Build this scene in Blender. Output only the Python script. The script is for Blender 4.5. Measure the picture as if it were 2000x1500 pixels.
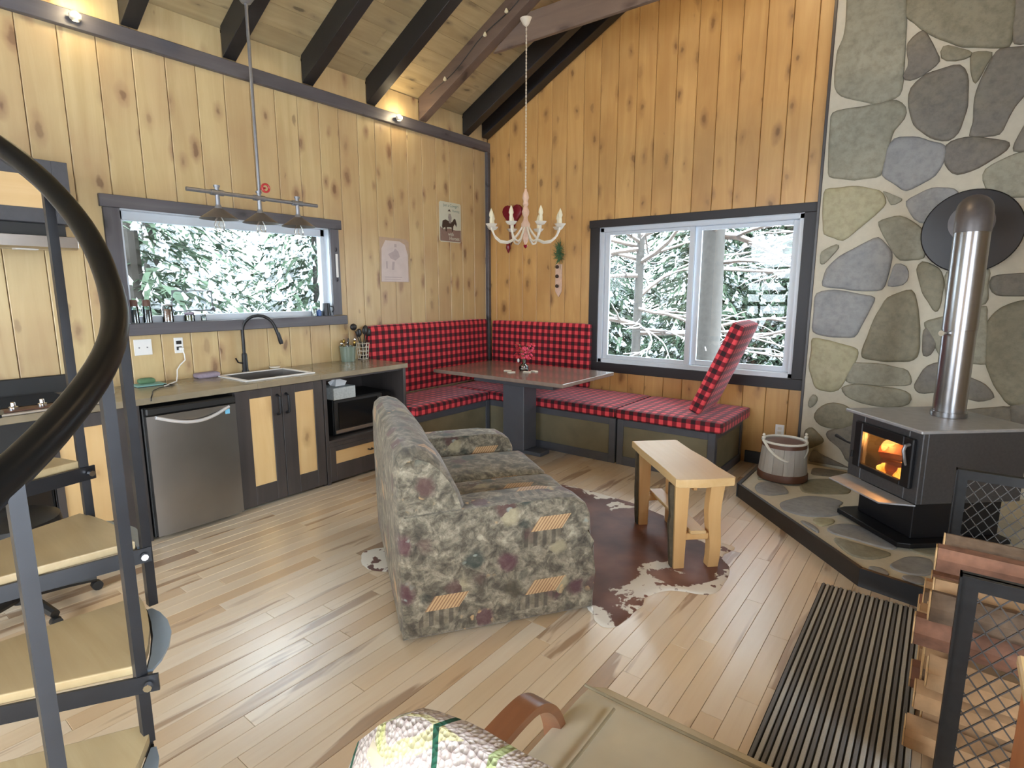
import bpy, bmesh, math, random
from mathutils import Vector, Matrix, noise as mnoise
R = random.Random(7)
PI = math.pi
S = bpy.context.scene
for o in list(bpy.data.objects): bpy.data.objects.remove(o)
COL = S.collection

# ------------------------------------------------------------------ camera
cd = bpy.data.cameras.new('camera'); cam = bpy.data.objects.new('camera', cd); COL.objects.link(cam)
cd.sensor_width = 36.0; cd.lens = 36.0*1095/2000; cd.clip_start = 0.05; cd.clip_end = 200
cam.location = (4.399, -5.246, 1.55)
_p = math.atan(183/1095); _y = math.radians(37.6)
cam.rotation_euler = (PI/2 - _p, 0, _y)
S.camera = cam

# ------------------------------------------------------------------ sky, light, exposure
S.view_settings.view_transform = 'Standard'; S.view_settings.look = 'None'
S.view_settings.gamma = 1; S.view_settings.use_curve_mapping = False
S.view_settings.exposure = 0.3
W = bpy.data.worlds.new('overcast_sky'); S.world = W; W.use_nodes = True
bg = W.node_tree.nodes['Background']; bg.inputs[0].default_value = (0.80, 0.90, 1.0, 1); bg.inputs[1].default_value = 15.0
S.cycles.max_bounces = 10; S.cycles.diffuse_bounces = 6; S.cycles.glossy_bounces = 4
S.cycles.transparent_max_bounces = 16; S.cycles.transmission_bounces = 6
S.cycles.sample_clamp_indirect = 6.0; S.cycles.caustics_reflective = False; S.cycles.caustics_refractive = False

def light(name, kind, loc, energy, color=(1, 1, 1), size=None, sy=None, rot=None, portal=False, radius=None):
    l = bpy.data.lights.new(name, kind); l.energy = energy; l.color = color
    if kind == 'AREA':
        l.shape = 'RECTANGLE'; l.size = size; l.size_y = sy
        if portal: l.cycles.is_portal = True
    if radius is not None: l.shadow_soft_size = radius
    o = bpy.data.objects.new(name, l); COL.objects.link(o); o.location = loc
    if rot: o.rotation_euler = rot
    o['kind'] = 'helper'
    return o
# window portals (sampling aids: they pass the sky's own light)
light('portal_kitchen', 'AREA', (-0.14, -2.99, 1.7), 1, size=0.75, sy=1.6, rot=(0, -PI/2, 0), portal=True)
light('portal_gable', 'AREA', (2.45, 0.13, 1.48), 1, size=1.95, sy=1.4, rot=(-PI/2, 0, 0), portal=True)
light('portal_patio', 'AREA', (6.3, -5.6, 1.25), 1, size=2.2, sy=3.0, rot=(0, PI/2, 0), portal=True)
light('portal_back', 'AREA', (2.1, -8.1, 1.75), 1, size=2.8, sy=2.1, rot=(PI/2, 0, 0), portal=True)
light('ridge_lamp_light', 'POINT', (3.1, -1.75, 4.72), 130, (1.0, 0.72, 0.40), radius=0.12)

# ------------------------------------------------------------------ node helpers
class NT:
    def __init__(s, name):
        s.m = bpy.data.materials.new(name); s.m.use_nodes = True; s.t = s.m.node_tree
        s.b = s.t.nodes['Principled BSDF']; s.out = s.t.nodes['Material Output']
    def set(s, inp, v):
        if hasattr(v, 'is_linked') or isinstance(v, bpy.types.NodeSocket): s.t.links.new(v, inp)
        else:
            if isinstance(v, (tuple, list)) and inp.type == 'RGBA' and len(v) == 3: v = (*v, 1)
            inp.default_value = v
    def n(s, typ, out=0, **kw):
        nd = s.t.nodes.new(typ)
        for k, v in kw.items():
            if k.startswith('i_'):
                key = k[2:]; key = int(key) if key.isdigit() else key.replace('_', ' ')
                s.set(nd.inputs[key], v)
            else: setattr(nd, k, v)
        return nd.outputs[out]
    def math(s, op, a, b=0.0, c=0.0, clamp=False):
        nd = s.t.nodes.new('ShaderNodeMath'); nd.operation = op; nd.use_clamp = clamp
        s.set(nd.inputs[0], a); s.set(nd.inputs[1], b); s.set(nd.inputs[2], c); return nd.outputs[0]
    def vmul(s, v, vec):
        nd = s.t.nodes.new('ShaderNodeVectorMath'); nd.operation = 'MULTIPLY'; s.set(nd.inputs[0], v); s.set(nd.inputs[1], vec); return nd.outputs[0]
    def vadd(s, v, vec):
        nd = s.t.nodes.new('ShaderNodeVectorMath'); nd.operation = 'ADD'; s.set(nd.inputs[0], v); s.set(nd.inputs[1], vec); return nd.outputs[0]
    def xyz(s, v):
        nd = s.t.nodes.new('ShaderNodeSeparateXYZ'); s.set(nd.inputs[0], v); return nd.outputs
    def comb(s, x, y, z):
        nd = s.t.nodes.new('ShaderNodeCombineXYZ'); s.set(nd.inputs[0], x); s.set(nd.inputs[1], y); s.set(nd.inputs[2], z); return nd.outputs[0]
    def mix(s, f, a, b, mode='MIX'):
        nd = s.t.nodes.new('ShaderNodeMix'); nd.data_type = 'RGBA'; nd.blend_type = mode
        s.set(nd.inputs[0], f); s.set(nd.inputs[6], a); s.set(nd.inputs[7], b); return nd.outputs[2]
    def ramp(s, f, stops, interp='LINEAR'):
        nd = s.t.nodes.new('ShaderNodeValToRGB'); cr = nd.color_ramp; cr.interpolation = interp
        while len(cr.elements) < len(stops): cr.elements.new(0.5)
        for e, (p, c) in zip(cr.elements, stops):
            e.position = p; e.color = (*c, 1) if len(c) == 3 else c
        s.set(nd.inputs[0], f); return nd.outputs[0]
    def obj(s): return s.n('ShaderNodeTexCoord', 3)
    def uv(s): return s.n('ShaderNodeTexCoord', 2)
    def rnd(s):
        a = s.n('ShaderNodeObjectInfo', 5); g = s.t.nodes.new('ShaderNodeNewGeometry').outputs['Random Per Island']
        return s.math('FRACT', s.math('ADD', a, g))
    def noise(s, v, scale=5, detail=3, rough=0.5, dist=0.0, out=0):
        return s.n('ShaderNodeTexNoise', out, i_Vector=v, i_Scale=scale, i_Detail=detail, i_Roughness=rough, i_Distortion=dist)
    def vor(s, v, scale=5, feature='F1', out='Distance', rand=1.0):
        nd = s.t.nodes.new('ShaderNodeTexVoronoi'); nd.feature = feature
        s.set(nd.inputs['Vector'], v); nd.inputs['Scale'].default_value = scale; nd.inputs['Randomness'].default_value = rand
        return nd.outputs[out]
    def bump(s, h, strength=0.3, dist=0.01):
        nd = s.t.nodes.new('ShaderNodeBump'); nd.inputs['Strength'].default_value = strength; nd.inputs['Distance'].default_value = dist
        s.set(nd.inputs['Height'], h); s.t.links.new(nd.outputs[0], s.b.inputs['Normal'])
    def fin(s, col=None, rough=None, metal=None, spec=None, coat=None, coatr=None):
        for k, v in (('Base Color', col), ('Roughness', rough), ('Metallic', metal), ('Specular IOR Level', spec), ('Coat Weight', coat), ('Coat Roughness', coatr)):
            if v is not None: s.set(s.b.inputs[k], v)
        return s.m

def srgb(r, g, b):
    f = lambda c: ((c/255)/12.92 if c/255 <= 0.04045 else (((c/255)+0.055)/1.055)**2.4)
    return (f(r), f(g), f(b))

def plain(name, col, rough=0.5, metal=0.0, var=0.12, scale=30, bump=0.0, coat=None, spec=None):
    t = NT(name); v = t.obj(); nz = t.noise(v, scale, 3)
    dark = tuple(c*(1-var) for c in col); lite = tuple(min(1, c*(1+var)) for c in col)
    c = t.mix(nz, dark, lite)
    if bump: t.bump(nz, bump, 0.003)
    return t.fin(c, rough, metal, spec=spec, coat=coat)

def pine(name, axis, lite, dark, knot, rough=0.42, knots=True, tone=0.22, coat=0.15):
    t = NT(name); v = t.obj(); r = t.rnd()
    off = t.comb(t.math('MULTIPLY', r, 31.7), t.math('MULTIPLY', r, 17.3), t.math('MULTIPLY', r, 53.1))
    st = [1, 1, 1]; st[axis] = 0.09
    p = t.vadd(v, off)
    g = t.noise(t.vmul(p, tuple(st)), 9, 5, 0.6, 1.2)
    st2 = [1, 1, 1]; st2[axis] = 0.03
    g2 = t.noise(t.vmul(p, tuple(st2)), 90, 3, 0.6, 0.3)
    big = t.noise(p, 1.6, 3)
    c = t.mix(t.math('MULTIPLY_ADD', g, 1.6, -0.3, True), dark, lite)
    c = t.mix(t.math('MULTIPLY', g2, 0.28), c, dark)
    c = t.mix(t.math('MULTIPLY_ADD', big, 1.3, -0.5, True), c, knot)
    c = t.mix(t.math('MULTIPLY', r, tone), c, dark)
    if knots:
        st3 = [1, 1, 1]; st3[axis] = 0.42
        X, Y, Z = t.xyz(v); o1, o2 = [(Y, Z), (X, Z), (X, Y)][axis]; al = (X, Y, Z)[axis]
        pu = t.math('ADD', t.math('ADD', o1, o2), t.math('MULTIPLY', r, 3.7)); pw = t.math('ADD', t.math('MULTIPLY', al, 0.45), t.math('MULTIPLY', r, 11.3))
        wob = t.noise(p, 9, 3, out=1)
        pv = t.vadd(t.comb(pu, pw, 0.0), t.vmul(wob, (0.05, 0.05, 0.0)))
        nd = t.t.nodes.new('ShaderNodeTexVoronoi'); nd.voronoi_dimensions = '2D'; t.set(nd.inputs['Vector'], pv); nd.inputs['Scale'].default_value = 5.0
        d = nd.outputs['Distance']; cr_, cg_, cb_ = t.xyz(nd.outputs['Color'])
        d = t.math('ADD', d, t.math('MULTIPLY', cr_, 0.10))
        k = t.math('MULTIPLY', t.math('SUBTRACT', 0.125, d), 22.0, 0, True)
        halo = t.math('MULTIPLY', t.math('SUBTRACT', 0.27, d), 6.0, 0, True)
        c = t.mix(t.math('MULTIPLY', halo, t.math('MULTIPLY', cg_, 0.75)), c, tuple(x*0.8 for x in knot))
        c = t.mix(t.math('MULTIPLY', k, t.math('MULTIPLY_ADD', cb_, 0.5, 0.2)), c, tuple(x*0.42 for x in knot))
    t.bump(g2, 0.12, 0.002)
    return t.fin(c, rough, coat=coat, coatr=0.3)

M = {}
M['pine_left'] = pine('pine_boards_pale', 2, srgb(216, 196, 148), srgb(184, 158, 112), srgb(156, 116, 88))
M['pine_gable'] = pine('pine_boards_amber', 2, srgb(222, 182, 118), srgb(188, 142, 82), srgb(150, 106, 62))
M['pine_ceiling'] = pine('ceiling_boards', 1, srgb(210, 190, 146), srgb(164, 142, 100), srgb(112, 100, 80), rough=0.7, coat=0)
M['pine_panel'] = pine('honey_panel', 2, srgb(232, 204, 152), srgb(212, 176, 120), srgb(182, 138, 90), rough=0.45)
M['pine_panel_y'] = pine('honey_panel_flat', 1, srgb(232, 204, 152), srgb(212, 176, 120), srgb(182, 138, 90), rough=0.45)
M['bench_wood'] = pine('blond_bench_wood', 0, srgb(232, 206, 158), srgb(214, 178, 122), srgb(190, 146, 92), knots=False, tone=0.1)
M['leg_wood'] = pine('blond_leg_wood', 2, srgb(226, 192, 138), srgb(204, 160, 102), srgb(182, 132, 80), knots=False, tone=0.15)
M['tread_wood'] = pine('tread_wood', 0, srgb(206, 190, 150), srgb(170, 148, 108), srgb(126, 100, 70), tone=0.3, knots=False)
M['black_stain'] = pine('black_stained_wood', 1, (0.018, 0.017, 0.018), (0.008, 0.008, 0.009), (0.012, 0.012, 0.012), rough=0.45, knots=False)
M['grey_stain'] = pine('grey_stained_wood', 1, srgb(112, 110, 114), srgb(72, 70, 76), srgb(54, 52, 56), rough=0.5)
M['dark_stain'] = pine('dark_stained_cabinet', 2, srgb(84, 78, 76), srgb(54, 50, 50), srgb(40, 36, 36), rough=0.42, knots=False)
M['brown_beam'] = pine('brown_beam', 0, srgb(140, 120, 104), srgb(100, 84, 74), srgb(80, 64, 56), rough=0.6)
M['grey_stain_y'] = M['grey_stain']
M['grey_stain_v'] = pine('grey_stained_wood_upright', 2, srgb(112, 110, 114), srgb(72, 70, 76), srgb(54, 52, 56), rough=0.5)
M['black_trim_x'] = pine('black_trim', 0, (0.022, 0.019, 0.022), (0.012, 0.010, 0.012), (0.014, 0.012, 0.014), rough=0.5, knots=False, coat=0)
M['black_trim_z'] = pine('black_trim_upright', 2, (0.022, 0.019, 0.022), (0.012, 0.010, 0.012), (0.014, 0.012, 0.014), rough=0.5, knots=False, coat=0)
M['lamplit_brown_rafter'] = pine('lamplit_brown_rafter', 0, srgb(128, 106, 90), srgb(92, 76, 66), srgb(70, 56, 50), rough=0.55)  # lamp light on one rafter, put into a lighter brown than the rest
M['slate_panel'] = plain('mottled_olive_panel', srgb(116, 108, 84), 0.6, var=0.35, scale=6, bump=0.2)
M['groove'] = plain('groove_shadow_board', srgb(70, 50, 30), 0.9)

# floor boards
def floor_mat():
    t = NT('maple_floor'); v = t.obj(); r = t.rnd()
    off = t.comb(t.math('MULTIPLY', r, 41.7), t.math('MULTIPLY', r, 27.3), 0.0)
    p = t.vadd(v, off)
    g = t.noise(t.vmul(p, (1, 0.07, 1)), 26, 4, 0.6, 0.8)
    h = t.noise(t.vmul(p, (1, 0.13, 1)), 8, 3, 0.55, 0.6)
    base = t.ramp(t.math('FRACT', t.math('MULTIPLY', r, 7.31)), [(0.0, srgb(236, 222, 198)), (0.4, srgb(226, 206, 174)), (0.75, srgb(238, 226, 204)), (1.0, srgb(206, 176, 136))])
    c = t.mix(t.math('MULTIPLY', g, 0.35), base, srgb(186, 140, 88))
    thr = t.math('MULTIPLY_ADD', t.math('FRACT', t.math('MULTIPLY', r, 13.7)), -0.28, 0.765)
    hm = t.math('MULTIPLY', t.math('SUBTRACT', h, thr), 16.0, 0, True)
    hm = t.math('MULTIPLY', hm, 0.75)
    c = t.mix(hm, c, t.mix(g, srgb(112, 78, 50), srgb(172, 132, 90)))
    t.bump(g, 0.05, 0.002)
    return (t.set(t.b.inputs['Coat IOR'], 1.75), t.fin(c, 0.36, spec=0.9, coat=1.0, coatr=0.27))[1]
M['floor'] = floor_mat()

def stone_mat(name, c1, c2, c3):
    t = NT(name); v = t.obj(); r = t.rnd()
    p = t.vadd(v, t.comb(t.math('MULTIPLY', r, 9.1), 0.0, t.math('MULTIPLY', r, 5.7)))
    a = t.noise(p, 3.5, 5, 0.6, 0.6); b = t.noise(p, 22, 4, 0.65)
    c = t.mix(t.math('MULTIPLY_ADD', a, 2.2, -0.6, True), c1, c2)
    c = t.mix(t.math('MULTIPLY_ADD', b, 1.8, -0.75, True), c, c3)
    t.bump(b, 0.5, 0.006)
    return t.fin(c, 0.62)
M['st_g'] = stone_mat('olive_grey_stone', srgb(134, 132, 116), srgb(158, 155, 137), srgb(103, 101, 88))
M['st_d'] = stone_mat('dark_stone', srgb(110, 106, 101), srgb(129, 123, 107), srgb(83, 79, 75))
M['st_o'] = stone_mat('olive_stone', srgb(124, 118, 97), srgb(142, 137, 117), srgb(97, 94, 78))
M['st_b'] = stone_mat('blue_grey_stone', srgb(138, 140, 142), srgb(154, 154, 152), srgb(109, 111, 115))
M['st_y'] = stone_mat('yellow_grey_stone', srgb(162, 158, 126), srgb(175, 168, 139), srgb(133, 127, 102))
M['mortar'] = plain('mortar', srgb(196, 190, 172), 0.85, var=0.1, scale=25, bump=0.4)
M['black_metal'] = plain('black_metal', (0.012, 0.012, 0.014), 0.38, 0.3, var=0.2)
M['stair_metal'] = plain('dark_grey_stair_metal', (0.022, 0.023, 0.027), 0.40, 0.4, var=0.3, scale=12)
M['rubber_rail'] = plain('black_handrail', (0.005, 0.005, 0.005), 0.36, var=0.2, spec=0.22)
M['lip_metal'] = plain('lip_with_painted_glare', srgb(150, 166, 182), 0.3, 0.3, var=0.05)  # bluish glare along the tread edge is put into the lip colour
M['bright_steel'] = plain('bright_brushed_steel', srgb(222, 222, 224), 0.35, 0.5, var=0.04)
M['stove_metal'] = plain('stove_steel', (0.10, 0.10, 0.105), 0.40, 0.6, var=0.25, scale=60, bump=0.15)
M['pipe_metal'] = plain('stove_pipe_steel', (0.30, 0.30, 0.31), 0.24, 0.9, var=0.2, scale=8)
M['steel'] = plain('brushed_steel', (0.42, 0.40, 0.38), 0.28, 0.95, var=0.12, scale=14)
M['dark_steel'] = plain('dark_stainless', (0.30, 0.29, 0.28), 0.32, 0.95, var=0.22, scale=3)
M['chrome'] = plain('chrome', (0.75, 0.75, 0.76), 0.12, 1.0, var=0.05)
M['galv'] = plain('galvanized_pipe', (0.30, 0.31, 0.33), 0.35, 0.8, var=0.2)
M['white_vinyl'] = plain('white_vinyl', srgb(206, 214, 222), 0.4, var=0.03)
M['white'] = plain('white_plastic', srgb(232, 232, 230), 0.4, var=0.03)
M['cream_paint'] = plain('cream_paint', srgb(222, 216, 200), 0.5, var=0.12, scale=60)
M['paper'] = plain('white_paper', srgb(226, 228, 230), 0.8, var=0.06, scale=40)
M['countertop'] = plain('stone_grey_worktop', srgb(138, 128, 108), 0.22, var=0.3, scale=9)
M['black_gloss'] = plain('black_glass', (0.008, 0.008, 0.009), 0.08, var=0.1)
M['black_plastic'] = plain('black_plastic', (0.012, 0.012, 0.012), 0.45, var=0.15)
M['cooktop'] = plain('cooktop_steel', srgb(190, 182, 172), 0.3, 0.6, var=0.1)
M['rope'] = plain('white_rope', srgb(212, 208, 196), 0.9, var=0.15, scale=200, bump=0.5)
M['dark_wood'] = plain('dark_brown_wood', srgb(92, 58, 40), 0.5, var=0.3, scale=15)
M['bucket_paint'] = pine('grey_washed_wood', 2, srgb(196, 192, 184), srgb(150, 144, 136), srgb(128, 116, 104), knots=False, rough=0.7, coat=0)
M['bentwood'] = pine('walnut_bentwood', 1, srgb(158, 104, 68), srgb(112, 66, 42), srgb(84, 50, 34), knots=False, rough=0.25, coat=0.6)
M['beige_fabric'] = plain('beige_fabric', srgb(202, 190, 164), 0.95, var=0.14, scale=9, bump=0.1)
M['heart_red'] = plain('dark_red_gloss', srgb(120, 18, 38), 0.25, var=0.2)
M['pink_wood'] = plain('worn_pink_wood', srgb(214, 182, 160), 0.6, var=0.2, scale=40)
M['candle'] = plain('ivory_candle', srgb(230, 224, 196), 0.5, var=0.06)
M['red_paint'] = plain('red_paint', srgb(176, 52, 50), 0.4)
M['pink_flower'] = plain('pink_petals', srgb(214, 70, 100), 0.6, var=0.3, scale=90)
M['red_flower'] = plain('red_petals', srgb(170, 34, 46), 0.6, var=0.3, scale=90)
M['leaf'] = plain('green_leaf', srgb(120, 120, 76), 0.6, var=0.3, scale=40)
M['fir'] = plain('artificial_fir', srgb(70, 108, 74), 0.7, var=0.35, scale=40)
M['green_bucket'] = plain('sage_enamel', srgb(112, 126, 112), 0.3, var=0.1, coat=0.4)
M['teal'] = plain('teal_plastic', srgb(126, 176, 172), 0.5)
M['green_sponge'] = plain('green_sponge', srgb(92, 124, 92), 0.9, var=0.25, bump=0.4)
M['purple_cloth'] = plain('grey_purple_cloth', srgb(150, 138, 152), 0.95, var=0.35, scale=50)
M['salt_pink'] = plain('pink_salt', srgb(176, 132, 112), 0.6, var=0.3, scale=120)
M['pepper'] = plain('dark_peppercorn', srgb(58, 68, 74), 0.6, var=0.5, scale=160)
M['blue'] = plain('blue_plastic', srgb(74, 106, 164), 0.4)
M['brass'] = plain('brass', srgb(176, 150, 84), 0.3, 0.9)
M['bark'] = plain('grey_brown_bark', srgb(108, 88, 70), 0.9, var=0.7, scale=26, bump=1.0)
M['bark_red'] = plain('red_brown_bark', srgb(124, 86, 66), 0.9, var=0.7, scale=22, bump=0.8)
M['log_end'] = plain('split_wood', srgb(208, 172, 124), 0.8, var=0.3, scale=14, bump=0.3)
M['live_edge'] = plain('live_edge_bark', srgb(78, 70, 54), 0.9, var=0.5, scale=40, bump=0.8)
M['orange_pine'] = pine('orange_pine', 2, srgb(212, 140, 84), srgb(184, 108, 60), srgb(150, 84, 48), knots=False)
M['snow'] = plain('snow', (0.88, 0.9, 0.94), 0.8, var=0.03)
M['needles'] = plain('conifer_needles', srgb(66, 84, 64), 0.8, var=0.4, scale=3)
M['trunk'] = plain('grey_tree_bark', srgb(66, 62, 58), 0.9, var=0.35, scale=14, bump=0.6)
M['twig'] = plain('bare_twig', srgb(84, 72, 64), 0.9, var=0.25, scale=14)
M['dark_grey_paint'] = plain('dark_grey_stained_wood', srgb(70, 70, 74), 0.5, var=0.2)
M['star_grey'] = plain('rider_grey_print', srgb(150, 146, 140), 0.6)
M['shade_metal'] = plain('brown_grey_shade', srgb(112, 104, 96), 0.4, 0.5, var=0.15)
M['billet_wood'] = plain('weathered_split_wood', srgb(172, 136, 98), 0.85, var=0.4, scale=20, bump=0.6)
M['beige_seam'] = plain('beige_seam', srgb(150, 138, 112), 0.95)
M['bench_black'] = plain('charcoal_painted_wood', srgb(80, 82, 88), 0.4, var=0.2, scale=10)
M['table_stone'] = plain('polished_dark_stone', srgb(132, 116, 106), 0.24, var=0.25, scale=14, coat=0.25)
M['stove_top'] = plain('stove_plate_with_painted_glare', (0.42, 0.43, 0.45), 0.42, 0.5, var=0.2, scale=20)  # window glare on the stove top, put into this paler grey
M['dull_pipe'] = plain('dull_flue_metal', (0.14, 0.13, 0.13), 0.42, 0.5, var=0.2)
M['collar_black'] = plain('black_wall_collar', (0.02, 0.021, 0.024), 0.28, 0.2, var=0.1)
M['mat_dark'] = plain('mat_backing', (0.012, 0.012, 0.013), 0.9)
M['mat_mid'] = plain('charcoal_rib', srgb(116, 116, 116), 0.95, var=0.3, scale=300, bump=0.4)
M['mat_light'] = plain('grey_rib', srgb(176, 175, 168), 0.95, var=0.25, scale=300, bump=0.4)
M['rack_metal'] = plain('dark_angle_iron', (0.03, 0.03, 0.03), 0.4, 0.5, var=0.3)
M['rack_mesh'] = plain('expanded_metal', (0.10, 0.095, 0.09), 0.45, 0.6, var=0.3)
M['log_end_dark'] = plain('reddish_log_end', srgb(128, 88, 70), 0.8, var=0.3, scale=14, bump=0.3)
M['poster_paper'] = plain('faded_pink_paper', srgb(206, 196, 192), 0.8, var=0.10, scale=12)
M['poster_ink'] = plain('faded_ink', srgb(180, 168, 168), 0.8)
M['tan_frame'] = plain('tan_tin_edge', srgb(178, 156, 132), 0.5)
M['sign_sky'] = plain('sign_pale_green', srgb(206, 212, 196), 0.5, var=0.05)
M['sign_ground'] = plain('sign_brown', srgb(134, 112, 102), 0.5, var=0.15)
M['ink_dark'] = plain('sign_dark_ink', srgb(62, 48, 40), 0.6)
M['ink_green'] = plain('sign_green_ink', srgb(112, 140, 130), 0.6)
M['star_blue'] = plain('energy_label', srgb(120, 190, 224), 0.5)

def glass(name, tint=(1, 1, 1), refl=1.0, rough=0.0):
    t = NT(name); t.t.nodes.remove(t.b)
    tr = t.n('ShaderNodeBsdfTransparent', i_Color=(*tint, 1)); gl = t.n('ShaderNodeBsdfGlossy', i_Roughness=rough)
    fr = t.math('MULTIPLY', t.n('ShaderNodeFresnel', i_IOR=1.45), refl)
    mx = t.n('ShaderNodeMixShader', i_0=fr, i_1=tr, i_2=gl)
    t.t.links.new(mx, t.out.inputs[0]); return t.m
M['glass'] = glass('window_glass', (0.97, 0.99, 0.98), 0.8)
M['jar_glass'] = glass('jar_glass', (0.86, 0.9, 0.9), 1.6)
M['stove_glass'] = glass('stove_glass', (0.95, 0.9, 0.85), 0.5)
M['bulb_glass'] = glass('bulb_glass', (0.98, 0.97, 0.94), 0.6)
M['bag'] = glass('plastic_bag', (0.78, 0.82, 0.84), 2.2, 0.3)

def emis(name, col, st):
    t = NT(name); t.t.nodes.remove(t.b); e = t.n('ShaderNodeEmission', i_Color=(*col, 1), i_Strength=st)
    t.t.links.new(e, t.out.inputs[0]); return t.m
M['bulb_on'] = emis('lit_bulb', (1.0, 0.82, 0.5), 45)
M['lamp_on'] = emis('lit_ridge_lamp', (1.0, 0.75, 0.45), 8)
def flame_mat():
    t = NT('flame'); t.t.nodes.remove(t.b); v = t.obj()
    nz = t.noise(t.vmul(v, (1, 1, 0.5)), 16, 4, 0.6, 1.0)
    c = t.ramp(nz, [(0.25, (0.25, 0.03, 0.0)), (0.42, (1.0, 0.22, 0.02)), (0.55, (1.0, 0.5, 0.08)), (0.75, (1.0, 0.8, 0.3))])
    e = t.n('ShaderNodeEmission', i_Color=c, i_Strength=3.4); t.t.links.new(e, t.out.inputs[0]); return t.m
M['flame'] = flame_mat()
M['ember_wood'] = plain('charred_log', (0.22, 0.05, 0.02), 0.8, var=0.5, scale=30)

def check_mat():
    t = NT('buffalo_check'); uv = t.uv(); x, y, z = t.xyz(uv)
    P = 0.078
    def band(a):
        f = t.math('FRACT', t.math('DIVIDE', a, P)); tri = t.math('ABSOLUTE', t.math('SUBTRACT', f, 0.5))
        return t.math('MULTIPLY', t.math('SUBTRACT', tri, 0.235), 30.0, 0, True)
    s = t.math('ADD', band(x), band(y))
    c = t.ramp(t.math('MULTIPLY', s, 0.5), [(0.0, srgb(226, 74, 82)), (0.5, srgb(128, 24, 38)), (1.0, srgb(44, 16, 22))])
    fz = t.noise(t.obj(), 400, 2); t.bump(fz, 0.3, 0.002)
    t.b.inputs['Sheen Weight'].default_value = 0.45; t.b.inputs['Sheen Tint'].default_value = (1, 0.55, 0.6, 1); t.b.inputs['Sheen Roughness'].default_value = 0.4
    return t.fin(c, 0.85)
M['check'] = check_mat()

def tapestry():
    t = NT('cottage_garden_tapestry'); uv = t.uv()
    w = t.noise(uv, 12, 4, out=1); p = t.vadd(uv, t.vmul(w, (0.07, 0.07, 0)))
    base = t.ramp(t.noise(p, 14, 5, 0.7, 0.3), [(0.30, srgb(56, 50, 44)), (0.44, srgb(98, 92, 78)), (0.57, srgb(142, 134, 116)), (0.70, srgb(176, 168, 146))])
    sp = t.noise(p, 42, 3, 0.7)
    c = t.mix(t.math('MULTIPLY_ADD', sp, 2.2, -0.95, True), base, srgb(54, 50, 42))
    vc = t.vor(p, 8.5, out='Color'); vd = t.vor(p, 8.5)
    r, g, b = t.xyz(vc)
    inn = t.math('SUBTRACT', 1.0, t.math('MULTIPLY', vd, 1.8), 0, True)
    inn = t.math('MULTIPLY', t.math('SUBTRACT', inn, 0.12), 3.0, 0, True)
    def sel(lo, hi, ch):
        return t.math('MULTIPLY', t.math('MULTIPLY', t.math('GREATER_THAN', ch, lo), t.math('LESS_THAN', ch, hi)), inn)
    c = t.mix(t.math('MULTIPLY', sel(0.0, 0.17, r), 0.8), c, srgb(40, 54, 50))
    c = t.mix(t.math('MULTIPLY', sel(0.17, 0.34, r), 0.75), c, srgb(84, 56, 54))
    c = t.mix(t.math('MULTIPLY', sel(0.34, 0.46, r), 0.75), c, srgb(84, 44, 56))
    c = t.mix(t.math('MULTIPLY', sel(0.46, 0.60, r), 0.6), c, srgb(176, 166, 134))
    c = t.mix(t.math('MULTIPLY', sel(0.60, 0.72, r), 0.7), c, srgb(66, 60, 44))
    # blossoms
    f2 = t.vor(p, 26); bl = t.math('MULTIPLY', t.math('SUBTRACT', 0.32, f2), 9.0, 0, True)
    ring = t.math('MULTIPLY', bl, sel(0.5, 0.85, g)); c = t.mix(t.math('MULTIPLY', ring, 0.8), c, srgb(196, 162, 116))
    ring2 = t.math('MULTIPLY', bl, sel(0.2, 0.36, g)); c = t.mix(t.math('MULTIPLY', ring2, 0.7), c, srgb(150, 160, 150))
    # striped cottage roofs (tan parallelograms)
    x, y, z = t.xyz(uv)
    row = t.math('FLOOR', t.math('DIVIDE', y, 0.31))
    xo = t.math('ADD', x, t.math('MULTIPLY', row, 0.19))
    sh = t.math('SUBTRACT', xo, t.math('MULTIPLY', y, 0.7))
    fx = t.math('FRACT', t.math('DIVIDE', sh, 0.47)); fy = t.math('FRACT', t.math('DIVIDE', y, 0.31))
    roof = t.math('MULTIPLY', t.math('MULTIPLY', t.math('LESS_THAN', fx, 0.33), t.math('GREATER_THAN', fy, 0.45)), t.math('LESS_THAN', fy, 0.67)); cid = t.comb(t.math('FLOOR', t.math('DIVIDE', sh, 0.47)), row, 0.0); keep = t.math('GREATER_THAN', t.n('ShaderNodeTexWhiteNoise', 0, i_Vector=cid), 0.42); roof = t.math('MULTIPLY', roof, keep)
    strp = t.math('GREATER_THAN', t.math('FRACT', t.math('MULTIPLY', sh, 62)), 0.42)
    c = t.mix(t.math('MULTIPLY', roof, 0.85), c, t.mix(strp, srgb(150, 112, 80), srgb(202, 168, 122)))
    wall_ = t.math('MULTIPLY', t.math('MULTIPLY', t.math('LESS_THAN', fx, 0.36), t.math('GREATER_THAN', fy, 0.22)), t.math('LESS_THAN', fy, 0.45))
    win = t.math('MULTIPLY', wall_, t.math('GREATER_THAN', t.math('FRACT', t.math('MULTIPLY', xo, 22)), 0.55))
    c = t.mix(t.math('MULTIPLY', t.math('MULTIPLY', wall_, keep), 0.35), c, srgb(128, 116, 96)); c = t.mix(t.math('MULTIPLY', t.math('MULTIPLY', win, keep), 0.55), c, srgb(44, 42, 38))
    t.bump(sp, 0.2, 0.003)
    t.b.inputs['Sheen Weight'].default_value = 0.25
    return t.fin(c, 0.9)
M['tapestry'] = tapestry()

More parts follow.
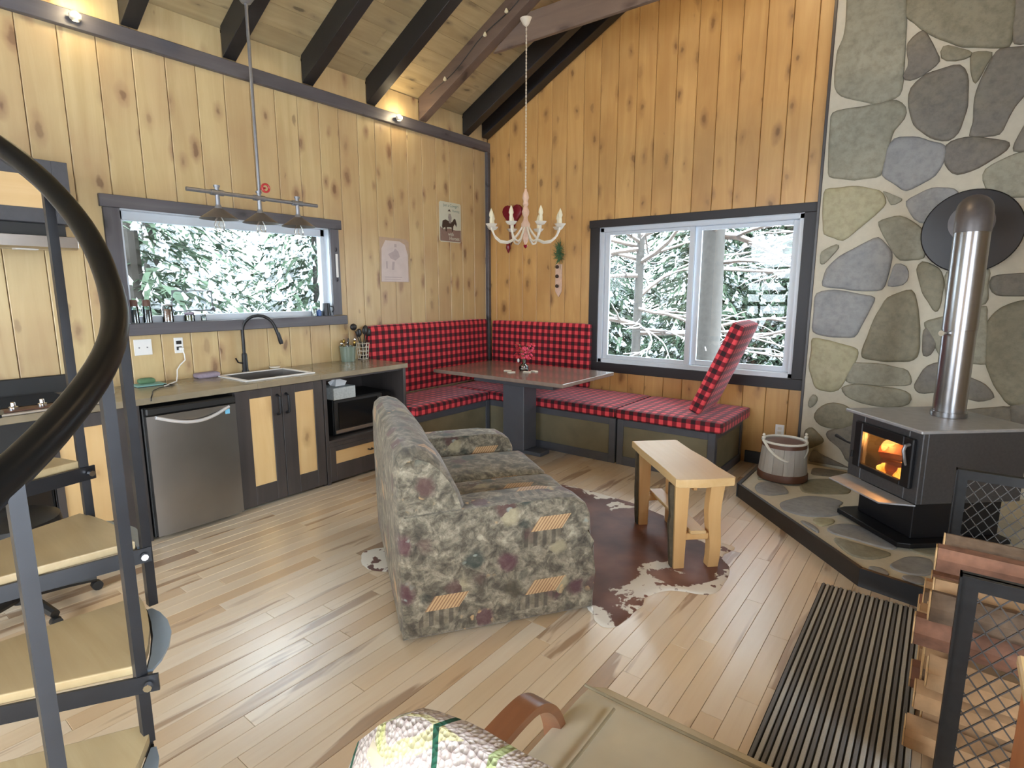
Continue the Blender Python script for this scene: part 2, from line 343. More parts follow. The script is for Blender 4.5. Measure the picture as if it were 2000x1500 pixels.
def hide_mat():
    t = NT('cowhide'); v = t.obj(); e = t.n('ShaderNodeAttribute', 2, attribute_name='edge')
    nz = t.noise(v, 3.2, 5, 0.6, 0.5); fine = t.noise(v, 30, 3)
    d = t.math('ADD', t.math('MULTIPLY', nz, 1.15), t.math('MULTIPLY', e, 0.42))
    m = t.math('MULTIPLY', t.math('SUBTRACT', d, 0.945), 40, 0, True)
    spots = t.math('MULTIPLY', t.math('SUBTRACT', t.noise(v, 13, 3, 0.5), 0.60), 40, 0, True)
    br = t.ramp(t.noise(v, 2.5, 3), [(0.3, srgb(70, 46, 42)), (0.55, srgb(118, 82, 72)), (0.75, srgb(146, 108, 94))])
    m2 = t.math('SUBTRACT', m, t.math('MULTIPLY', spots, m), 0, True)
    c = t.mix(m2, br, srgb(226, 222, 212))
    t.bump(fine, 0.3, 0.003); return t.fin(c, 0.55)
M['hide'] = hide_mat()

def blanket_mat():
    t = NT('crochet_blanket'); v = t.obj()
    loops = t.vor(v, 110); x, y, z = t.xyz(v)
    c = t.mix(t.math('MULTIPLY', loops, 1.3, 0, True), srgb(226, 218, 208), srgb(178, 162, 156))
    w = t.noise(v, 3.0, 2)
    def line(expr, per, wd, off):
        f = t.math('FRACT', t.math('DIVIDE', t.math('ADD', expr, off), per))
        return t.math('LESS_THAN', t.math('ABSOLUTE', t.math('SUBTRACT', f, 0.5)), wd)
    a = t.math('ADD', t.math('ADD', t.math('MULTIPLY', x, 1.0), t.math('MULTIPLY', z, 0.45)), t.math('MULTIPLY', w, 0.12))
    b = t.math('ADD', t.math('SUBTRACT', t.math('MULTIPLY', z, 1.0), t.math('MULTIPLY', y, 0.9)), t.math('SUBTRACT', t.math('MULTIPLY', w, 0.2), t.math('MULTIPLY', x, 0.35)))
    c = t.mix(t.math('MULTIPLY', line(a, 0.26, 0.032, 0.0), 0.8), c, srgb(160, 176, 110))
    c = t.mix(t.math('MULTIPLY', line(b, 0.24, 0.035, 0.05), 0.6), c, srgb(214, 210, 140))
    c = t.mix(line(a, 0.27, 0.022, 0.125), c, srgb(30, 84, 62))
    c = t.mix(line(b, 0.31, 0.028, 0.16), c, srgb(40, 98, 74))
    t.bump(loops, 1.0, 0.006); return t.fin(c, 0.95)
M['blanket'] = blanket_mat()

def mesh_mat():
    return M['galv']

# ------------------------------------------------------------------ object helpers
bpyv = Vector
def empty(name, loc=(0, 0, 0), rz=0.0, parent=None):
    o = bpy.data.objects.new(name, None); COL.objects.link(o)
    o.location = loc; o.rotation_euler = (0, 0, rz); o.empty_display_size = 0.1
    if parent: o.parent = parent
    return o
def thing(name, label, cat, loc=(0, 0, 0), rz=0.0, group=None):
    o = empty(name, loc, rz); o['label'] = label; o['category'] = cat
    if group: o['group'] = group
    return o
def tag(o, label, cat, group=None):
    o['label'] = label; o['category'] = cat
    if group: o['group'] = group
    return o
def wmat(o):
    m = Matrix.Translation(o.location) @ o.rotation_euler.to_matrix().to_4x4()
    return (wmat(o.parent) @ m) if o.parent else m
def fin(name, bm, mat, parent=None, local=False, smooth=False, uv=False, base=None, label=None):
    """link bm as one mesh object; bm is in world coordinates unless local; base = origin for a top-level mesh"""
    if base is not None: bmesh.ops.translate(bm, verts=bm.verts, vec=-Vector(base))
    elif parent is not None and not local:
        bmesh.ops.transform(bm, matrix=wmat(parent).inverted(), verts=bm.verts)
    bmesh.ops.recalc_face_normals(bm, faces=bm.faces)
    if uv: boxuv(bm)
    me = bpy.data.meshes.new(name); bm.to_mesh(me); bm.free()
    if mat: me.materials.append(M[mat] if isinstance(mat, str) else mat)
    if smooth:
        for p in me.polygons: p.use_smooth = True
        if smooth != 'all':
            try: me.set_sharp_from_angle(angle=math.radians(38))
            except Exception: pass
    o = bpy.data.objects.new(name, me); COL.objects.link(o)
    if base is not None: o.location = base
    if parent: o.parent = parent
    if label: o['label'] = label
    return o
def struct(o): o['kind'] = 'structure'; return o
def copytree(o, loc=None, rz=None, label=None, parent=None):
    c = o.copy(); COL.objects.link(c)
    if parent: c.parent = parent
    if loc is not None: c.location = loc
    if rz is not None: c.rotation_euler = (0, 0, rz)
    if label: c['label'] = label
    for ch in list(o.children): copytree(ch, parent=c)
    return c
def boxuv(bm):
    l = bm.loops.layers.uv.verify()
    for f in bm.faces:
        n = f.normal; a = max(range(3), key=lambda i: abs(n[i]))
        for lp in f.loops:
            c = lp.vert.co
            lp[l].uv = (c.y, c.z) if a == 0 else ((c.x, c.z) if a == 1 else (c.x, c.y))
def NB(): return bmesh.new()
def box(bm, x0, y0, z0, x1, y1, z1, bev=0.0, m=None, seg=1):
    x0, x1 = sorted((x0, x1)); y0, y1 = sorted((y0, y1)); z0, z1 = sorted((z0, z1))
    vs = [bm.verts.new((x, y, z)) for x in (x0, x1) for y in (y0, y1) for z in (z0, z1)]
    fs = [bm.faces.new([vs[i] for i in q]) for q in ((0, 1, 3, 2), (4, 6, 7, 5), (0, 4, 5, 1), (2, 3, 7, 6), (0, 2, 6, 4), (1, 5, 7, 3))]
    if bev:
        es = list({e for f in fs for e in f.edges})
        r = bmesh.ops.bevel(bm, geom=es, offset=bev, segments=seg, profile=0.5, affect='EDGES')
        vs = list({v for f in r['faces'] for v in f.verts} | {v for v in vs if v.is_valid})
    if m is not None: bmesh.ops.transform(bm, matrix=m, verts=[v for v in vs if v.is_valid])
    return bm
def bx(*a, **k): return box(NB(), *a, **k)
def prism(bm, poly, axis, a, b, bev=0.0):
    """poly in the two other axes (in x,y,z order), extruded from a to b along axis"""
    def P(p, t):
        c = [0, 0, 0]; o = [i for i in range(3) if i != axis]; c[o[0]] = p[0]; c[o[1]] = p[1]; c[axis] = t; return c
    A = [bm.verts.new(P(p, a)) for p in poly]; Bv = [bm.verts.new(P(p, b)) for p in poly]
    n = len(poly); fs = [bm.faces.new(A), bm.faces.new(Bv[::-1])]
    for i in range(n): fs.append(bm.faces.new([A[i], A[(i+1) % n], Bv[(i+1) % n], Bv[i]]))
    if bev:
        es = [e for e in fs[1].edges]+[e for e in fs[0].edges]
        bmesh.ops.bevel(bm, geom=es, offset=bev, segments=2, profile=0.5, affect='EDGES')
    return bm
def frame_at(d):
    d = d.normalized(); u = d.cross(Vector((0, 0, 1)))
    if u.length < 1e-3: u = Vector((1, 0, 0))
    u.normalize(); return u, d.cross(u).normalized()
def tube(bm, pts, r, seg=8, cap=True, flat=None):
    pts = [Vector(p) for p in pts]; n = len(pts); rr = r if isinstance(r, (list, tuple)) else [r]*n
    rings = []; u = v = None
    for i, p in enumerate(pts):
        d = (pts[min(i+1, n-1)]-pts[max(i-1, 0)])
        if d.length < 1e-9: d = Vector((0, 0, 1))
        if u is None: u, v = frame_at(d)
        else:
            d.normalize(); u = (u-d*u.dot(d))
            if u.length < 1e-4: u, v = frame_at(d)
            u.normalize(); v = d.cross(u).normalized()
        fa, fb = (1, 1) if flat is None else flat
        rings.append([bm.verts.new(p+u*math.cos(2*PI*k/seg)*rr[i]*fa+v*math.sin(2*PI*k/seg)*rr[i]*fb) for k in range(seg)])
    for a, b in zip(rings, rings[1:]):
        for k in range(seg): bm.faces.new([a[k], a[(k+1) % seg], b[(k+1) % seg], b[k]])
    if cap: bm.faces.new(rings[0][::-1]); bm.faces.new(rings[-1])
    return bm
def bar(bm, a, b, wx, wy=None):
    """square bar between two points"""
    a, b = Vector(a), Vector(b); wy = wy or wx; u, v = frame_at(b-a)
    R0 = [bm.verts.new(p+u*sx*wx/2+v*sy*wy/2) for p in (a, b) for sx, sy in ((-1, -1), (1, -1), (1, 1), (-1, 1))]
    for q in ((0, 1, 2, 3), (7, 6, 5, 4)): bm.faces.new([R0[i] for i in q])
    for k in range(4): bm.faces.new([R0[k], R0[(k+1) % 4], R0[4+(k+1) % 4], R0[4+k]])
    return bm
def lathe(bm, prof, c=(0, 0, 0), seg=20, m=None, close=True):
    rings = []; nv = []
    for r, z in prof:
        ring = [bm.verts.new((c[0]+max(r, 1e-4)*math.cos(2*PI*k/seg), c[1]+max(r, 1e-4)*math.sin(2*PI*k/seg), c[2]+z)) for k in range(seg)]
        rings.append(ring); nv += ring
    for a, b in zip(rings, rings[1:]):
        for k in range(seg): bm.faces.new([a[k], a[(k+1) % seg], b[(k+1) % seg], b[k]])
    if close:
        bm.faces.new(rings[0][::-1]); bm.faces.new(rings[-1])
    if m is not None: bmesh.ops.transform(bm, matrix=m, verts=nv)
    return bm
def blob(bm, c, r, sub=2, amp=0.0, seed=0, flat=None):
    ret = bmesh.ops.create_icosphere(bm, subdivisions=sub, radius=1.0)
    rx, ry, rz = r if isinstance(r, (tuple, list)) else (r, r, r)
    for v in ret['verts']:
        k = 1+amp*mnoise.noise(v.co*1.7+Vector((seed*3.1, seed*1.7, seed)))
        v.co = Vector((c[0]+v.co.x*rx*k, c[1]+v.co.y*ry*k, c[2]+v.co.z*rz*k))
    return bm
def cushion(bm, x0, y0, z0, x1, y1, z1, r=0.03, bulge=0.0, n=8, m=None, wob=0.0, seed=0):
    """rounded pillow box with optional bulge of its large faces"""
    g = {}; vs = []
    def V(co):
        k = tuple(round(t, 4) for t in co)
        if k not in g: g[k] = bm.verts.new(co); vs.append(g[k])
        return g[k]
    N_ = n+1; tk = [-1+2*i/N_ for i in range(N_+1)]
    for ax in range(3):
        o1, o2 = [i for i in range(3) if i != ax]
        for sg in (-1, 1):
            for i in range(N_):
                for j in range(N_):
                    q = []
                    for (p_, q_) in ((i, j), (i+1, j), (i+1, j+1), (i, j+1)):
                        co = [0, 0, 0]; co[ax] = sg; co[o1] = tk[p_]; co[o2] = tk[q_]; q.append(V(co))
                    bm.faces.new(q)
    c = Vector(((x0+x1)/2, (y0+y1)/2, (z0+z1)/2)); h = Vector((abs(x1-x0)/2, abs(y1-y0)/2, abs(z1-z0)/2)); thin = min(range(3), key=lambda i: h[i])
    for v in vs:
        q = Vector([math.copysign(abs(t)**0.75, t) for t in v.co])
        p = Vector([q[i]*h[i] for i in range(3)]); inn = Vector([max(-(h[i]-r), min(h[i]-r, p[i])) for i in range(3)])
        d = p-inn
        if d.length > 1e-6: p = inn+d.normalized()*min(r, d.length*1.0 if d.length < r else r)
        o = [i for i in range(3) if i != thin]
        p[thin] += math.copysign(1, q[thin])*bulge*(1-q[o[0]]**2)*(1-q[o[1]]**2)*(abs(q[thin]) > 0.9)
        if wob: p += Vector((0, 0, 1))*wob*mnoise.noise((p+c)*5+Vector((seed, 0, 0)))
        v.co = p+c
    if m is not None: bmesh.ops.transform(bm, matrix=m, verts=vs)
    return bm

WALL_STONES=[
 ('g',[(3.57,3.84),(3.92,3.74),(3.94,3.53),(3.95,3.37),(3.96,3.17),(3.96,2.98),(3.83,2.94),(3.74,2.98),(3.60,3.04),(3.55,3.11),(3.55,3.35),(3.59,3.43),(3.59,3.59)]),
 ('d',[(4.07,3.36),(4.11,3.28),(4.18,3.13),(4.10,3.07),(4.02,3.04),(3.97,3.08),(4.01,3.14),(3.98,3.29)]),
 ('o',[(3.97,3.72),(4.50,3.56),(4.54,3.36),(4.54,3.15),(4.43,3.17),(4.27,3.22),(4.13,3.32),(3.98,3.46)]),
 ('o',[(4.19,3.23),(4.34,3.16),(4.36,3.12),(4.27,3.11),(4.19,3.15)]),
 ('d',[(4.29,3.07),(4.34,2.99),(4.36,2.81),(4.33,2.65),(4.28,2.60),(4.18,2.64),(4.08,2.74),(4.03,2.89),(4.04,2.98),(4.12,3.05)]),
 ('o',[(4.35,3.15),(4.47,3.12),(4.40,2.94),(4.36,3.03)]),
 ('d',[(4.50,3.12),(4.71,3.08),(4.73,2.92),(4.61,2.76),(4.56,2.60),(4.40,2.62),(4.42,2.70),(4.41,2.89),(4.47,3.07)]),
 ('d',[(4.55,3.55),(4.86,3.45),(4.90,3.14),(4.69,3.15),(4.57,3.15),(4.56,3.36)]),
 ('g',[(3.56,2.90),(3.74,2.90),(3.94,2.91),(4.00,2.85),(4.00,2.77),(3.94,2.71),(3.92,2.58),(3.90,2.42),(3.74,2.41),(3.57,2.45),(3.55,2.74)]),
 ('b',[(3.97,2.65),(4.11,2.63),(4.26,2.55),(4.27,2.48),(4.23,2.37),(4.07,2.28),(3.92,2.40),(3.93,2.57)]),
 ('d',[(4.34,2.59),(4.45,2.58),(4.61,2.53),(4.60,2.48),(4.47,2.39),(4.36,2.35),(4.29,2.43),(4.28,2.56)]),
 ('g',[(4.80,2.44),(4.70,2.46),(4.62,2.43),(4.51,2.37),(4.51,2.30),(4.57,2.19),(4.83,2.17)]),
 ('d',[(4.80,2.80),(4.71,2.72),(4.65,2.53),(4.64,2.47),(4.84,2.46)]),
 ('y',[(3.53,2.33),(3.72,2.33),(3.89,2.29),(3.95,2.20),(3.88,2.12),(3.70,1.95),(3.56,2.00),(3.53,2.20)]),
 ('b',[(4.08,2.20),(4.22,2.27),(4.35,2.26),(4.38,2.20),(4.28,2.13),(4.22,2.03),(4.14,2.07)]),
 ('g',[(3.92,2.29),(4.06,2.22),(4.04,2.20),(3.98,2.17),(3.96,2.24)]),
 ('g',[(3.92,2.06),(4.05,2.09),(4.12,2.05),(4.21,1.97),(4.22,1.79),(4.08,1.78),(4.01,1.88),(3.95,1.99)]),
 ('b',[(3.92,1.94),(4.01,1.82),(4.01,1.72),(3.98,1.56),(3.80,1.56),(3.59,1.59),(3.61,1.72),(3.69,1.81)]),
 ('g',[(3.55,1.86),(3.65,1.91),(3.67,1.88),(3.58,1.76),(3.54,1.76)]),
 ('b',[(4.05,1.75),(4.13,1.73),(4.15,1.65),(4.12,1.59),(4.02,1.58)]),
 ('o',[(4.22,1.76),(4.32,1.70),(4.36,1.61),(4.35,1.43),(4.33,1.40),(4.26,1.51),(4.19,1.69)]),
 ('b',[(3.53,1.52),(3.67,1.54),(3.94,1.49),(3.90,1.39),(3.83,1.19),(3.65,1.19),(3.52,1.22),(3.51,1.41)]),
 ('o',[(4.17,1.54),(4.20,1.46),(4.24,1.31),(4.25,1.07),(4.20,1.03),(4.07,1.02),(3.91,1.04),(3.92,1.14),(3.97,1.33),(4.03,1.48)]),
 ('d',[(4.35,1.34),(4.37,1.23),(4.34,1.08),(4.29,1.07),(4.27,1.25)]),
 ('y',[(3.53,1.15),(3.66,1.13),(3.86,1.08),(3.86,1.02),(3.76,0.76),(3.70,0.74),(3.60,0.76),(3.52,0.91)]),
 ('g',[(3.84,0.97),(4.01,0.98),(4.20,0.95),(4.23,0.86),(4.20,0.83),(4.01,0.82),(3.82,0.82)]),
 ('g',[(3.79,0.77),(3.89,0.81),(4.12,0.80),(4.23,0.77),(4.23,0.69),(4.11,0.65),(3.93,0.66),(3.83,0.71)]),
 ('d',[(4.27,0.87),(4.32,0.99),(4.45,1.04),(4.46,0.82),(4.29,0.78),(4.26,0.83)]),
 ('g',[(3.58,0.70),(3.62,0.67),(3.61,0.62),(3.57,0.57),(3.53,0.62)]),
 ('o',[(3.63,0.57),(3.70,0.63),(3.81,0.63),(3.89,0.58),(3.92,0.52),(3.83,0.44),(3.72,0.43),(3.66,0.44),(3.61,0.50)]),
 ('d',[(3.72,0.39),(3.93,0.49),(4.11,0.37),(4.07,0.17),(3.88,0.17),(3.81,0.28),(3.72,0.34)]),
 ('o',[(3.54,0.38),(3.60,0.41),(3.69,0.32),(3.68,0.29),(3.58,0.22),(3.56,0.25)]),
 ('d',[(3.63,0.22),(3.72,0.18),(3.88,0.06),(4.10,0.05),(4.09,-0.02),(3.64,-0.05),(3.60,0.08)]),
 ('d',[(4.63,1.65),(4.79,1.66),(4.99,1.67),(5.01,1.52),(4.67,1.52),(4.63,1.57)]),
 ('o',[(4.64,1.32),(4.70,1.41),(4.81,1.46),(4.92,1.44),(4.98,0.94),(4.88,0.79),(4.80,0.78),(4.72,0.91),(4.66,1.05)]),
 ('d',[(4.51,0.95),(4.67,0.89),(4.73,0.80),(4.64,0.76),(4.54,0.78)]),
 ('d',[(3.98,0.61),(4.26,0.66),(4.47,0.66),(4.78,0.73),(4.84,0.50),(4.62,0.31),(4.26,0.32),(4.10,0.44)]),
 ('d',[(4.82,0.74),(5.09,0.83),(5.14,0.41),(4.90,0.36)]),
 ('g',[(4.28,1.31),(4.61,1.43),(4.65,1.04),(4.41,1.06)]),
 ('g',[(4.37,1.68),(4.60,1.69),(4.61,1.46),(4.39,1.43)]),
]
HEARTH_STONES=[
 [(3.38,-0.96),(3.39,-0.80),(3.50,-0.74),(3.60,-0.86),(3.63,-0.94),(3.52,-1.08),(3.44,-1.08)],
 [(3.34,-0.71),(3.38,-0.66),(3.40,-0.74),(3.36,-0.77)],
 [(3.64,-0.73),(3.68,-0.49),(3.84,-0.37),(3.97,-0.54),(3.97,-0.69),(3.84,-0.79),(3.70,-0.87)],
 [(3.60,-1.18),(3.67,-1.03),(3.73,-0.91),(3.88,-0.85),(3.98,-0.89),(3.94,-1.00),(3.99,-1.14),(3.91,-1.26),(3.79,-1.34),(3.66,-1.31)],
 [(3.83,-1.35),(3.96,-1.25),(3.98,-1.33),(3.93,-1.42),(3.91,-1.46),(3.88,-1.43)],
 [(3.72,-1.48),(3.81,-1.41),(3.87,-1.46),(3.92,-1.53),(3.91,-1.58),(3.84,-1.61),(3.79,-1.57)],
 [(3.93,-1.46),(3.98,-1.33),(4.07,-1.28),(4.18,-1.34),(4.31,-1.40),(4.31,-1.56),(4.22,-1.57),(4.10,-1.54),(3.97,-1.53)],
 [(3.98,-1.57),(4.11,-1.58),(4.21,-1.61),(4.31,-1.61),(4.27,-1.68),(4.22,-1.77),(4.11,-1.80),(4.05,-1.71)],
 [(4.32,-1.37),(4.40,-1.26),(4.55,-1.13),(4.55,-1.34),(4.47,-1.54),(4.38,-1.53),(4.34,-1.46)],
 [(4.28,-1.80),(4.36,-1.60),(4.45,-1.55),(4.48,-1.59),(4.48,-1.78),(4.42,-1.84),(4.33,-1.85)],
 [(4.18,-1.88),(4.26,-1.84),(4.29,-1.88),(4.31,-1.96),(4.24,-1.98),(4.20,-1.95)],
 [(4.34,-1.88),(4.45,-1.82),(4.46,-1.97),(4.40,-1.99),(4.35,-1.97)],
 [(3.64,-0.16),(3.90,-0.12),(3.93,-0.22),(3.83,-0.32),(3.66,-0.38)],
 [(4.62,-1.30),(4.95,-1.15),(5.10,-1.60),(4.66,-1.72)],
]

# ------------------------------------------------------------------ room shell
RX = 6.2; BY = -8.0; RIDGE = 3.1; SL = 0.52
def zr(x): return 3.21+SL*(x if x <= RIDGE else 2*RIDGE-x)          # underside of rafters
def zc(x): return zr(x)+0.21                                        # underside of roof boards
def wall_panel(name, axis, pos0, pos1, u0, u1, z0, z1, openings=()):
    """wall body with rectangular openings, as one structure mesh"""
    bm = NB(); us = sorted({u0, u1, *[o[0] for o in openings], *[o[1] for o in openings]})
    for a, b in zip(us, us[1:]):
        op = [o for o in openings if o[0] <= a and o[1] >= b]
        segs = [(z0, z1)]
        for o in op: segs = [s for (p, q) in segs for s in ((p, min(q, o[2])), (max(p, o[3]), q)) if s[1] > s[0]+1e-4]
        for p, q in segs:
            if axis == 0: box(bm, pos0, a, p, pos1, b, q)
            else: box(bm, a, pos0, p, b, pos1, q)
    return bm
W1 = (-3.80, -2.18, 1.32, 2.09); W2 = (1.488, 3.407, 0.788, 2.187)
wall_left = struct(fin('wall_left', wall_panel('w', 0, -0.16, -0.014, BY, 0, -0.05, 3.45, [W1]), 'groove'))
bm = wall_panel('w', 1, 0.014, 0.16, -0.16, RX, -0.05, 3.2, [W2]); prism(bm, [(-0.16, 3.2), (RX, 3.2), (RX, 3.45), (RIDGE, 5.1), (-0.16, 3.38)], 1, 0.014, 0.16)
wall_back = struct(fin('wall_gable', bm, 'groove'))
WP = (-7.1, -4.1, 0.05, 2.35); WB = (0.7, 3.5, 0.6, 2.8)
wall_right = struct(fin('wall_right', wall_panel('w', 0, RX, RX+0.16, BY, 0.0, -0.05, 3.45, [WP]), 'pine_left'))
bm = wall_panel('w', 1, BY-0.16, BY, -0.16, RX+0.16, -0.05, 3.2, [WB]); prism(bm, [(-0.16, 3.2), (RX+.16, 3.2), (RX+.16, 3.38), (RIDGE, 5.1), (-0.16, 3.38)], 1, BY-0.16, BY)
struct(fin('wall_behind', bm, 'pine_gable'))
floor = struct(fin('floor', bx(-0.16, BY-0.16, -0.12, RX+0.16, 0.16, -0.022), 'groove'))

def clipped(u0, u1, z0, z1, wn):
    """rectangles of board (u0..u1, z0..z1) outside window wn"""
    if wn is None or u1 <= wn[0] or u0 >= wn[1]: return [(u0, u1, z0, z1)]
    out = [(u0, u1, z0, wn[2]), (u0, u1, wn[3], z1)]
    if u0 < wn[0]: out.append((u0, wn[0], wn[2], wn[3]))
    if u1 > wn[1]: out.append((wn[1], u1, wn[2], wn[3]))
    return out
def chamfer_board(bm, axis, u0, u1, z0, z1, face, back, sgn, top=None):
    g = 0.0018; c = 0.004; u0 += g; u1 -= g
    # sgn: direction of room side along the thin axis; profile in (u, thin)
    prof = [(u0, back), (u0, face-sgn*c), (u0+c, face), (u1-c, face), (u1, face-sgn*c), (u1, back)]
    bot = []; tp = []
    for u, t in prof:
        zt = z1 if top is None else top(u)
        co = (t, u) if axis == 0 else (u, t)
        bot.append(bm.verts.new((*co, z0))); tp.append(bm.verts.new((*co, zt)))
    n = len(prof)
    for i in range(n): bm.faces.new([bot[i], bot[(i+1) % n], tp[(i+1) % n], tp[i]])
    bm.faces.new(bot[::-1]); bm.faces.new(tp)
# left wall boards
BW = 0.198; y1 = -0.05+BW
while y1 > -6.6:
    y0 = y1-BW; a, b = y0, min(y1, -0.001)
    bm = NB()
    for (u0, u1, z0, z1) in clipped(a, b, 0.0, 3.40, W1): chamfer_board(bm, 0, u0, u1, z0, z1, 0.0, -0.013, 1)
    fin('wall_board', bm, 'pine_left', wall_left); y1 = y0
# gable wall boards
xs = [0.001]; x = 0.13
while x < 3.62: xs.append(x); x += R.choice((0.186, 0.19, 0.192, 0.196, 0.2))
for a, b in zip(xs, xs[1:]):
    bm = NB()
    for (u0, u1, z0, z1) in clipped(a, min(b, 3.53), 0.0, 9.0, W2):
        if z1 == 9.0: chamfer_board(bm, 1, u0, u1, z0, 0, 0.0, 0.013, -1, top=lambda u: zc(u)+0.01)
        else: chamfer_board(bm, 1, u0, u1, z0, z1, 0.0, 0.013, -1)
    fin('wall_board', bm, 'pine_gable', wall_back)

# floor boards: the 300 that show largest as parts, the rest joined
PWd = 0.083; planks = []; xk = 0.0; Rf = random.Random(21)
while xk < RX:
    y = BY-Rf.random()*1.2
    while y < 0:
        L = Rf.uniform(0.45, 1.9); planks.append((xk, min(xk+PWd, RX), max(y, BY), min(y+L, -0.0))); y += L
    xk += PWd
planks = [p for p in planks if p[3]-p[2] > 0.02]
def seen(p):
    cx, cy = (p[0]+p[1])/2, (p[2]+p[3])/2; d = Vector((cx-4.4, cy+5.25, -1.55))
    fx = d.x*-math.sin(_y)+d.y*math.cos(_y); rx_ = d.x*math.cos(_y)+d.y*math.sin(_y)
    if fx < 0.5: return 1e9
    if abs(rx_/fx) > 1.05 or cx < 0.55: return 50+d.length
    if cy > -0.8 and cx < 3.2: return 40+d.length
    return d.length/(p[3]-p[2]+0.6)
planks.sort(key=seen)
def plank(bm, p): box(bm, p[0]+0.0006, p[2]+0.0006, -0.02, p[1]-0.0006, p[3]-0.0006, 0.0, bev=0.0012)
for p in planks[:300]: fin('floor_plank', (lambda b: (plank(b, p), b)[1])(NB()), 'floor', floor)
bm = NB()
for p in planks[300:]: box(bm, p[0]+0.0006, p[2]+0.0006, -0.02, p[1]-0.0006, p[3]-0.0006, 0.0)
fin('floor_planks', bm, 'floor', floor)['kind'] = 'stuff'

# ceiling: roof boards, rafters, collar ties
bm = NB(); prism(bm, [(-0.3, zc(0)-0.156+0.05), (RIDGE, zc(RIDGE)+0.05), (RX+0.3, zc(0)-0.156+0.05), (RX+0.3, zc(0)+0.05), (RIDGE, zc(RIDGE)+0.25), (-0.3, zc(0)+0.05)], 1, BY-0.3, 0.3)
ceiling = struct(fin('ceiling', bm, 'groove'))
cs = 1/math.sqrt(1+SL*SL)
for side in (0, 1):
    s = 0.0; Lr = RIDGE/cs
    while s < Lr:
        s1 = min(s+0.185, Lr); bm = NB()
        pr = [(s+0.001, 0), (s1-0.001, 0), (s1-0.001, 0.035), (s+0.001, 0.035)]
        pts = [(q[0]*cs-q[1]*SL*cs, zc(0)+q[0]*SL*cs+q[1]*cs) for q in pr]
        if side: pts = [(RX-x, z) for x, z in pts]
        cuts = [0.0]+([-R.uniform(0.4, 3.0)] if side == 0 else [])+[BY]
        for c0, c1 in zip(cuts, cuts[1:]):
            if side == 0: fin('ceiling_board', prism(NB(), pts, 1, c0-0.001, c1+0.001), 'pine_ceiling', ceiling)
            else: prism(bm, pts, 1, c0, c1)
        if side: fin('ceiling_board', bm, 'pine_ceiling', ceiling)
        else: bm.free()
        s = s1
def rafter(y0, y1, mat, lo=0.0):
    for side in (0, 1):
        pts = [(0.03, zr(0.03)+lo), (RIDGE-0.02, zr(RIDGE-0.02)+lo), (RIDGE-0.02, zc(RIDGE-0.02)), (0.03, zc(0.03))]
        if side: pts = [(RX-x, z) for x, z in pts]
        fin('rafter', prism(NB(), pts, 1, y0, y1, bev=0.004), mat, ceiling)
rafter(-0.13, -0.014, 'black_stain', 0.03)
RAFT = [-0.40-0.645*k for k in range(12)]
for k, yc in enumerate(RAFT): rafter(yc-0.05, yc+0.05, 'lamplit_brown_rafter' if k == 1 else 'black_stain')
fin('ridge_beam', bx(RIDGE-0.05, BY, zr(RIDGE)-0.06, RIDGE+0.05, -0.01, zc(RIDGE)-0.02), 'black_stain', ceiling)
for k in (1, 5, 9):
    yc = RAFT[k]; z0, z1 = 3.67, 3.90
    xa = (z0-3.21)/SL; xb = (z1-3.21)/SL
    fin('collar_tie', prism(NB(), [(xa+0.02, z0), (RX-xa-0.02, z0), (RX-xb+0.12, z1), (xb-0.12, z1)], 1, yc+0.051, yc+0.09, bev=0.004), 'brown_beam', ceiling)

# trims
struct(fin('trim_1', bx(0.001, BY, 3.115, 0.045, -0.002, 3.215, bev=0.004), 'grey_stain', label='grey-stained wall plate under the rafters'))
struct(fin('trim_2', bx(0.001, -0.05, 0, 0.045, -0.001, 3.115, bev=0.004), 'grey_stain', label='dark corner post between the two board walls'))
bm = NB(); ys = [-0.13]+RAFT
for a, b in zip(ys, ys[1:]): box(bm, 0.002, b+0.052, 3.217, 0.026, a-(0.052 if a != -0.13 else 0.001), zc(0.02)-0.012)
struct(fin('trim_3', bm, 'pine_left', label='pale blocking boards between the rafter feet'))
struct(fin('baseboard_gable', bx(3.06, -0.018, 0, 3.50, -0.001, 0.11, bev=0.003), 'black_stain'))
struct(fin('trim_4', bx(3.49, -0.062, 0.0, 3.512, -0.001, zc(3.5)-0.01, bev=0.003), 'dark_stain', label='dark strip along the edge of the stone wall'))

# ------------------------------------------------------------------ windows
def window_left():
    w = struct(empty('window_1', (0, -2.99, W1[2]))); y0, y1, z0, z1 = W1
    fin('casing', bx(0.001, -3.90, 2.085, 0.028, -2.07, 2.165, bev=0.003), 'grey_stain_y', w)
    fin('casing', bx(0.001, -3.885, 1.33, 0.022, -3.79, 2.085, bev=0.003), 'grey_stain_v', w)
    fin('casing', bx(0.001, -2.19, 1.33, 0.022, -2.10, 2.085, bev=0.003), 'grey_stain_v', w)
    fin('window_sill', bx(-0.07, -3.895, 1.245, 0.055, -2.07, 1.325, bev=0.004), 'grey_stain_y', w)
    bm = NB(); t = 0.05
    box(bm, -0.13, y0, z0, -0.07, y0+t, z1, 0.003); box(bm, -0.13, y1-t, z0, -0.07, y1, z1, 0.003)
    box(bm, -0.13, y0, z1-0.07, -0.07, y1, z1, 0.003); box(bm, -0.13, y0, z0, -0.07, y1, z0+0.05, 0.003)
    fin('window_frame', bm, 'white_vinyl', w)
    bm = NB(); box(bm, -0.07, y0, z0, -0.001, y0+0.012, z1); box(bm, -0.07, y1-0.012, z0, -0.001, y1, z1); box(bm, -0.07, y0, z1-0.012, -0.001, y1, z1)
    fin('jamb_liner', bm, 'white_vinyl', w)
    fin('pane', bx(-0.102, y0+t, z0+0.05, -0.098, y1-t, z1-0.07), 'glass', w)
window_left()
